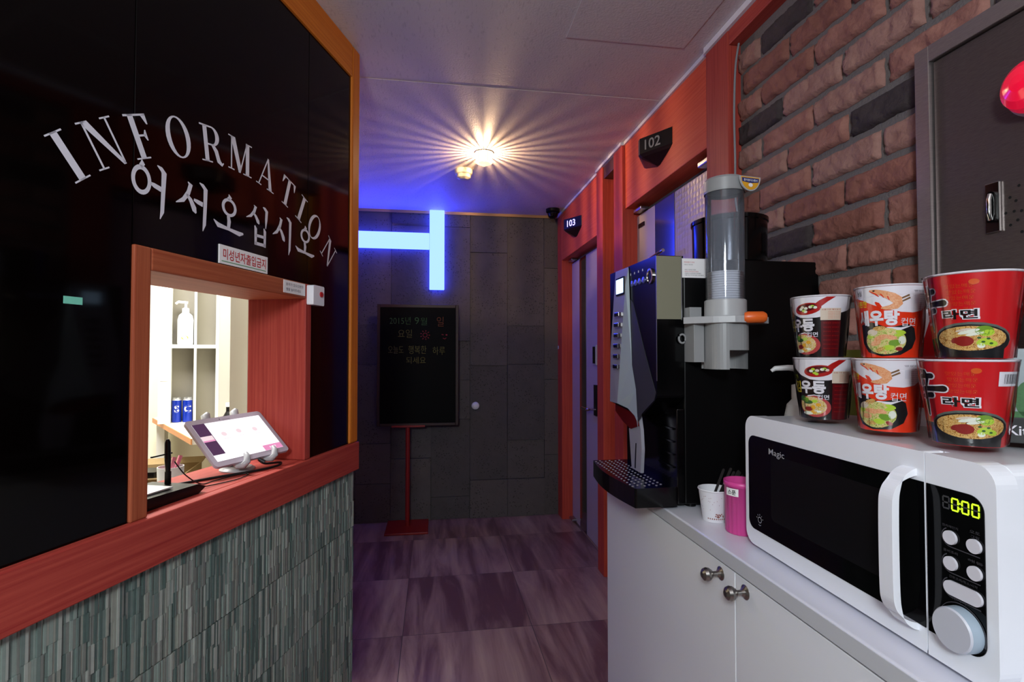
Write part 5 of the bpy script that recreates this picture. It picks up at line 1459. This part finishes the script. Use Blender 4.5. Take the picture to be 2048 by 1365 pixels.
def noodle(fn, name, loc, label, *args):
    ang = math.atan2(-loc[1], -loc[0]) + PI/2      # artwork front turned to the aisle
    t = thing(name, label, 'cup noodle', loc, ang, 'cup noodles stacked on the microwave')
    fn(t, *args)
    return t
Z1 = MZ+0.255+0.0085
noodle(udon_cup, 'noodle_cup', (0.705, 0.854, Z1), 'black and white udon noodle cup on the microwave, bottom of the left stack', 0.0, 21)
noodle(shrimp_cup, 'noodle_cup', (0.697, 0.710, Z1), 'orange noodle cup with a shrimp picture on the microwave, bottom of the middle stack', 0.0, 22)
noodle(red_cup, 'noodle_cup', (0.695, 0.587, Z1), 'red noodle cup with a barcode sticker on the microwave, bottom of the right stack', 0.0, 23, True)
Z2 = Z1+0.1112
noodle(udon_cup, 'noodle_cup', (0.703, 0.856, Z2), 'black and white udon noodle cup on top of the left stack', -0.32, 31)
noodle(shrimp_cup, 'noodle_cup', (0.702, 0.708, Z2), 'orange noodle cup with a shrimp picture on top of the middle stack', 0.23, 32)
noodle(red_cup, 'noodle_cup', (0.700, 0.580, Z2), 'red noodle cup without a sticker on top of the right stack', -0.18, 33, False)

# things behind the cups
t = thing('snack_pack', 'narrow olive green packet standing between the left and middle cup stacks', 'packet', (0.80, 0.872, Z1-0.001), -0.9)
mb = MB()
n = 8; vs = []
for i in range(n+1):
    z = 0.125*i/n; bul = 0.013*math.sin(PI*i/n)+0.0012
    for q in (-1, 1):
        for u in (-1, 0, 1): vs.append((u*0.030, q*bul*(1 if u == 0 else 0.35), z))
fs = []
for i in range(n):
    a, b = i*6, (i+1)*6
    fs += [(a, a+1, b+1, b), (a+1, a+2, b+2, b+1), (a+3, b+3, b+4, a+4), (a+4, b+4, b+5, a+5), (a, b, b+3, a+3), (a+2, a+5, b+5, b+2)]
mb.add(vs, fs, 'green_pack', True); mb.obj('wrapper', t)
t = thing('snack_pack', 'red and white packet standing behind the middle and right cup stacks', 'packet', (0.80, 0.735, Z1-0.001), -0.7)
mb = MB(); mb.prism([(-0.035, 0), (0.035, 0), (0.030, 0.19), (-0.030, 0.19)], -0.008, 0.008, 'lab_white', 'y'); mb.prism([(-0.036, 0.03), (0.0, 0.03), (0.031, 0.17), (0.0, 0.17)], -0.0085, 0.0085, 'lab_red', 'y'); mb.obj('wrapper', t, bevel=0.003)
t = thing('kitchen_wipes_box', 'pale box with a green picture and black band at the right edge', 'box', (0.7515, 0.590, Z1-0.001), -0.85)
mb = MB(); mb.box(0, 0.15, 0, 0.11, 0.0, 0.034, 'box_black'); mb.box(0, 0.15, 0, 0.11, 0.034, 0.125, 'box_pale'); mb.obj('carton', t, bevel=0.001)
mb = MB(); KB = lambda a, b: (a+0.075, -0.0006, b)
mb.flat(ellipse(-0.045, 0.058, 0.017, 0.026, 20), 'box_green', KB); mb.flat(rect(-0.07, 0.07, 0.034, 0.042), 'box_green', KB); put_text(mb, 'Kitchen', 0.013, 'lab_white', KB, 0.012, 0.052, (-0.043, 0.017)); mb.obj('print', t)
t = thing('kettle', 'glossy red rounded kettle behind the right cup stack at the frame edge', 'kettle', (0.858, 0.550, Z1+0.1245), 0)
mb = MB(); mb.lathe([(0, 0), (0.036, 0), (0.056, 0.02), (0.064, 0.05), (0.058, 0.085), (0.040, 0.11), (0.018, 0.12), (0, 0.121)], 'kettle_red', 40); mb.obj('body', t)
mb = MB(); mb.lathe([(0, 0.136), (0.009, 0.134), (0.010, 0.126), (0.006, 0.120)], 'black_plastic', 20); mb.obj('lid_knob', t)
mb = MB(); mb.tube([(0, -0.066, 0.03), (0, -0.105, 0.045), (0, -0.108, 0.09), (0, -0.055, 0.098)], 0.007, 'black_plastic', 10); mb.obj('handle', t)
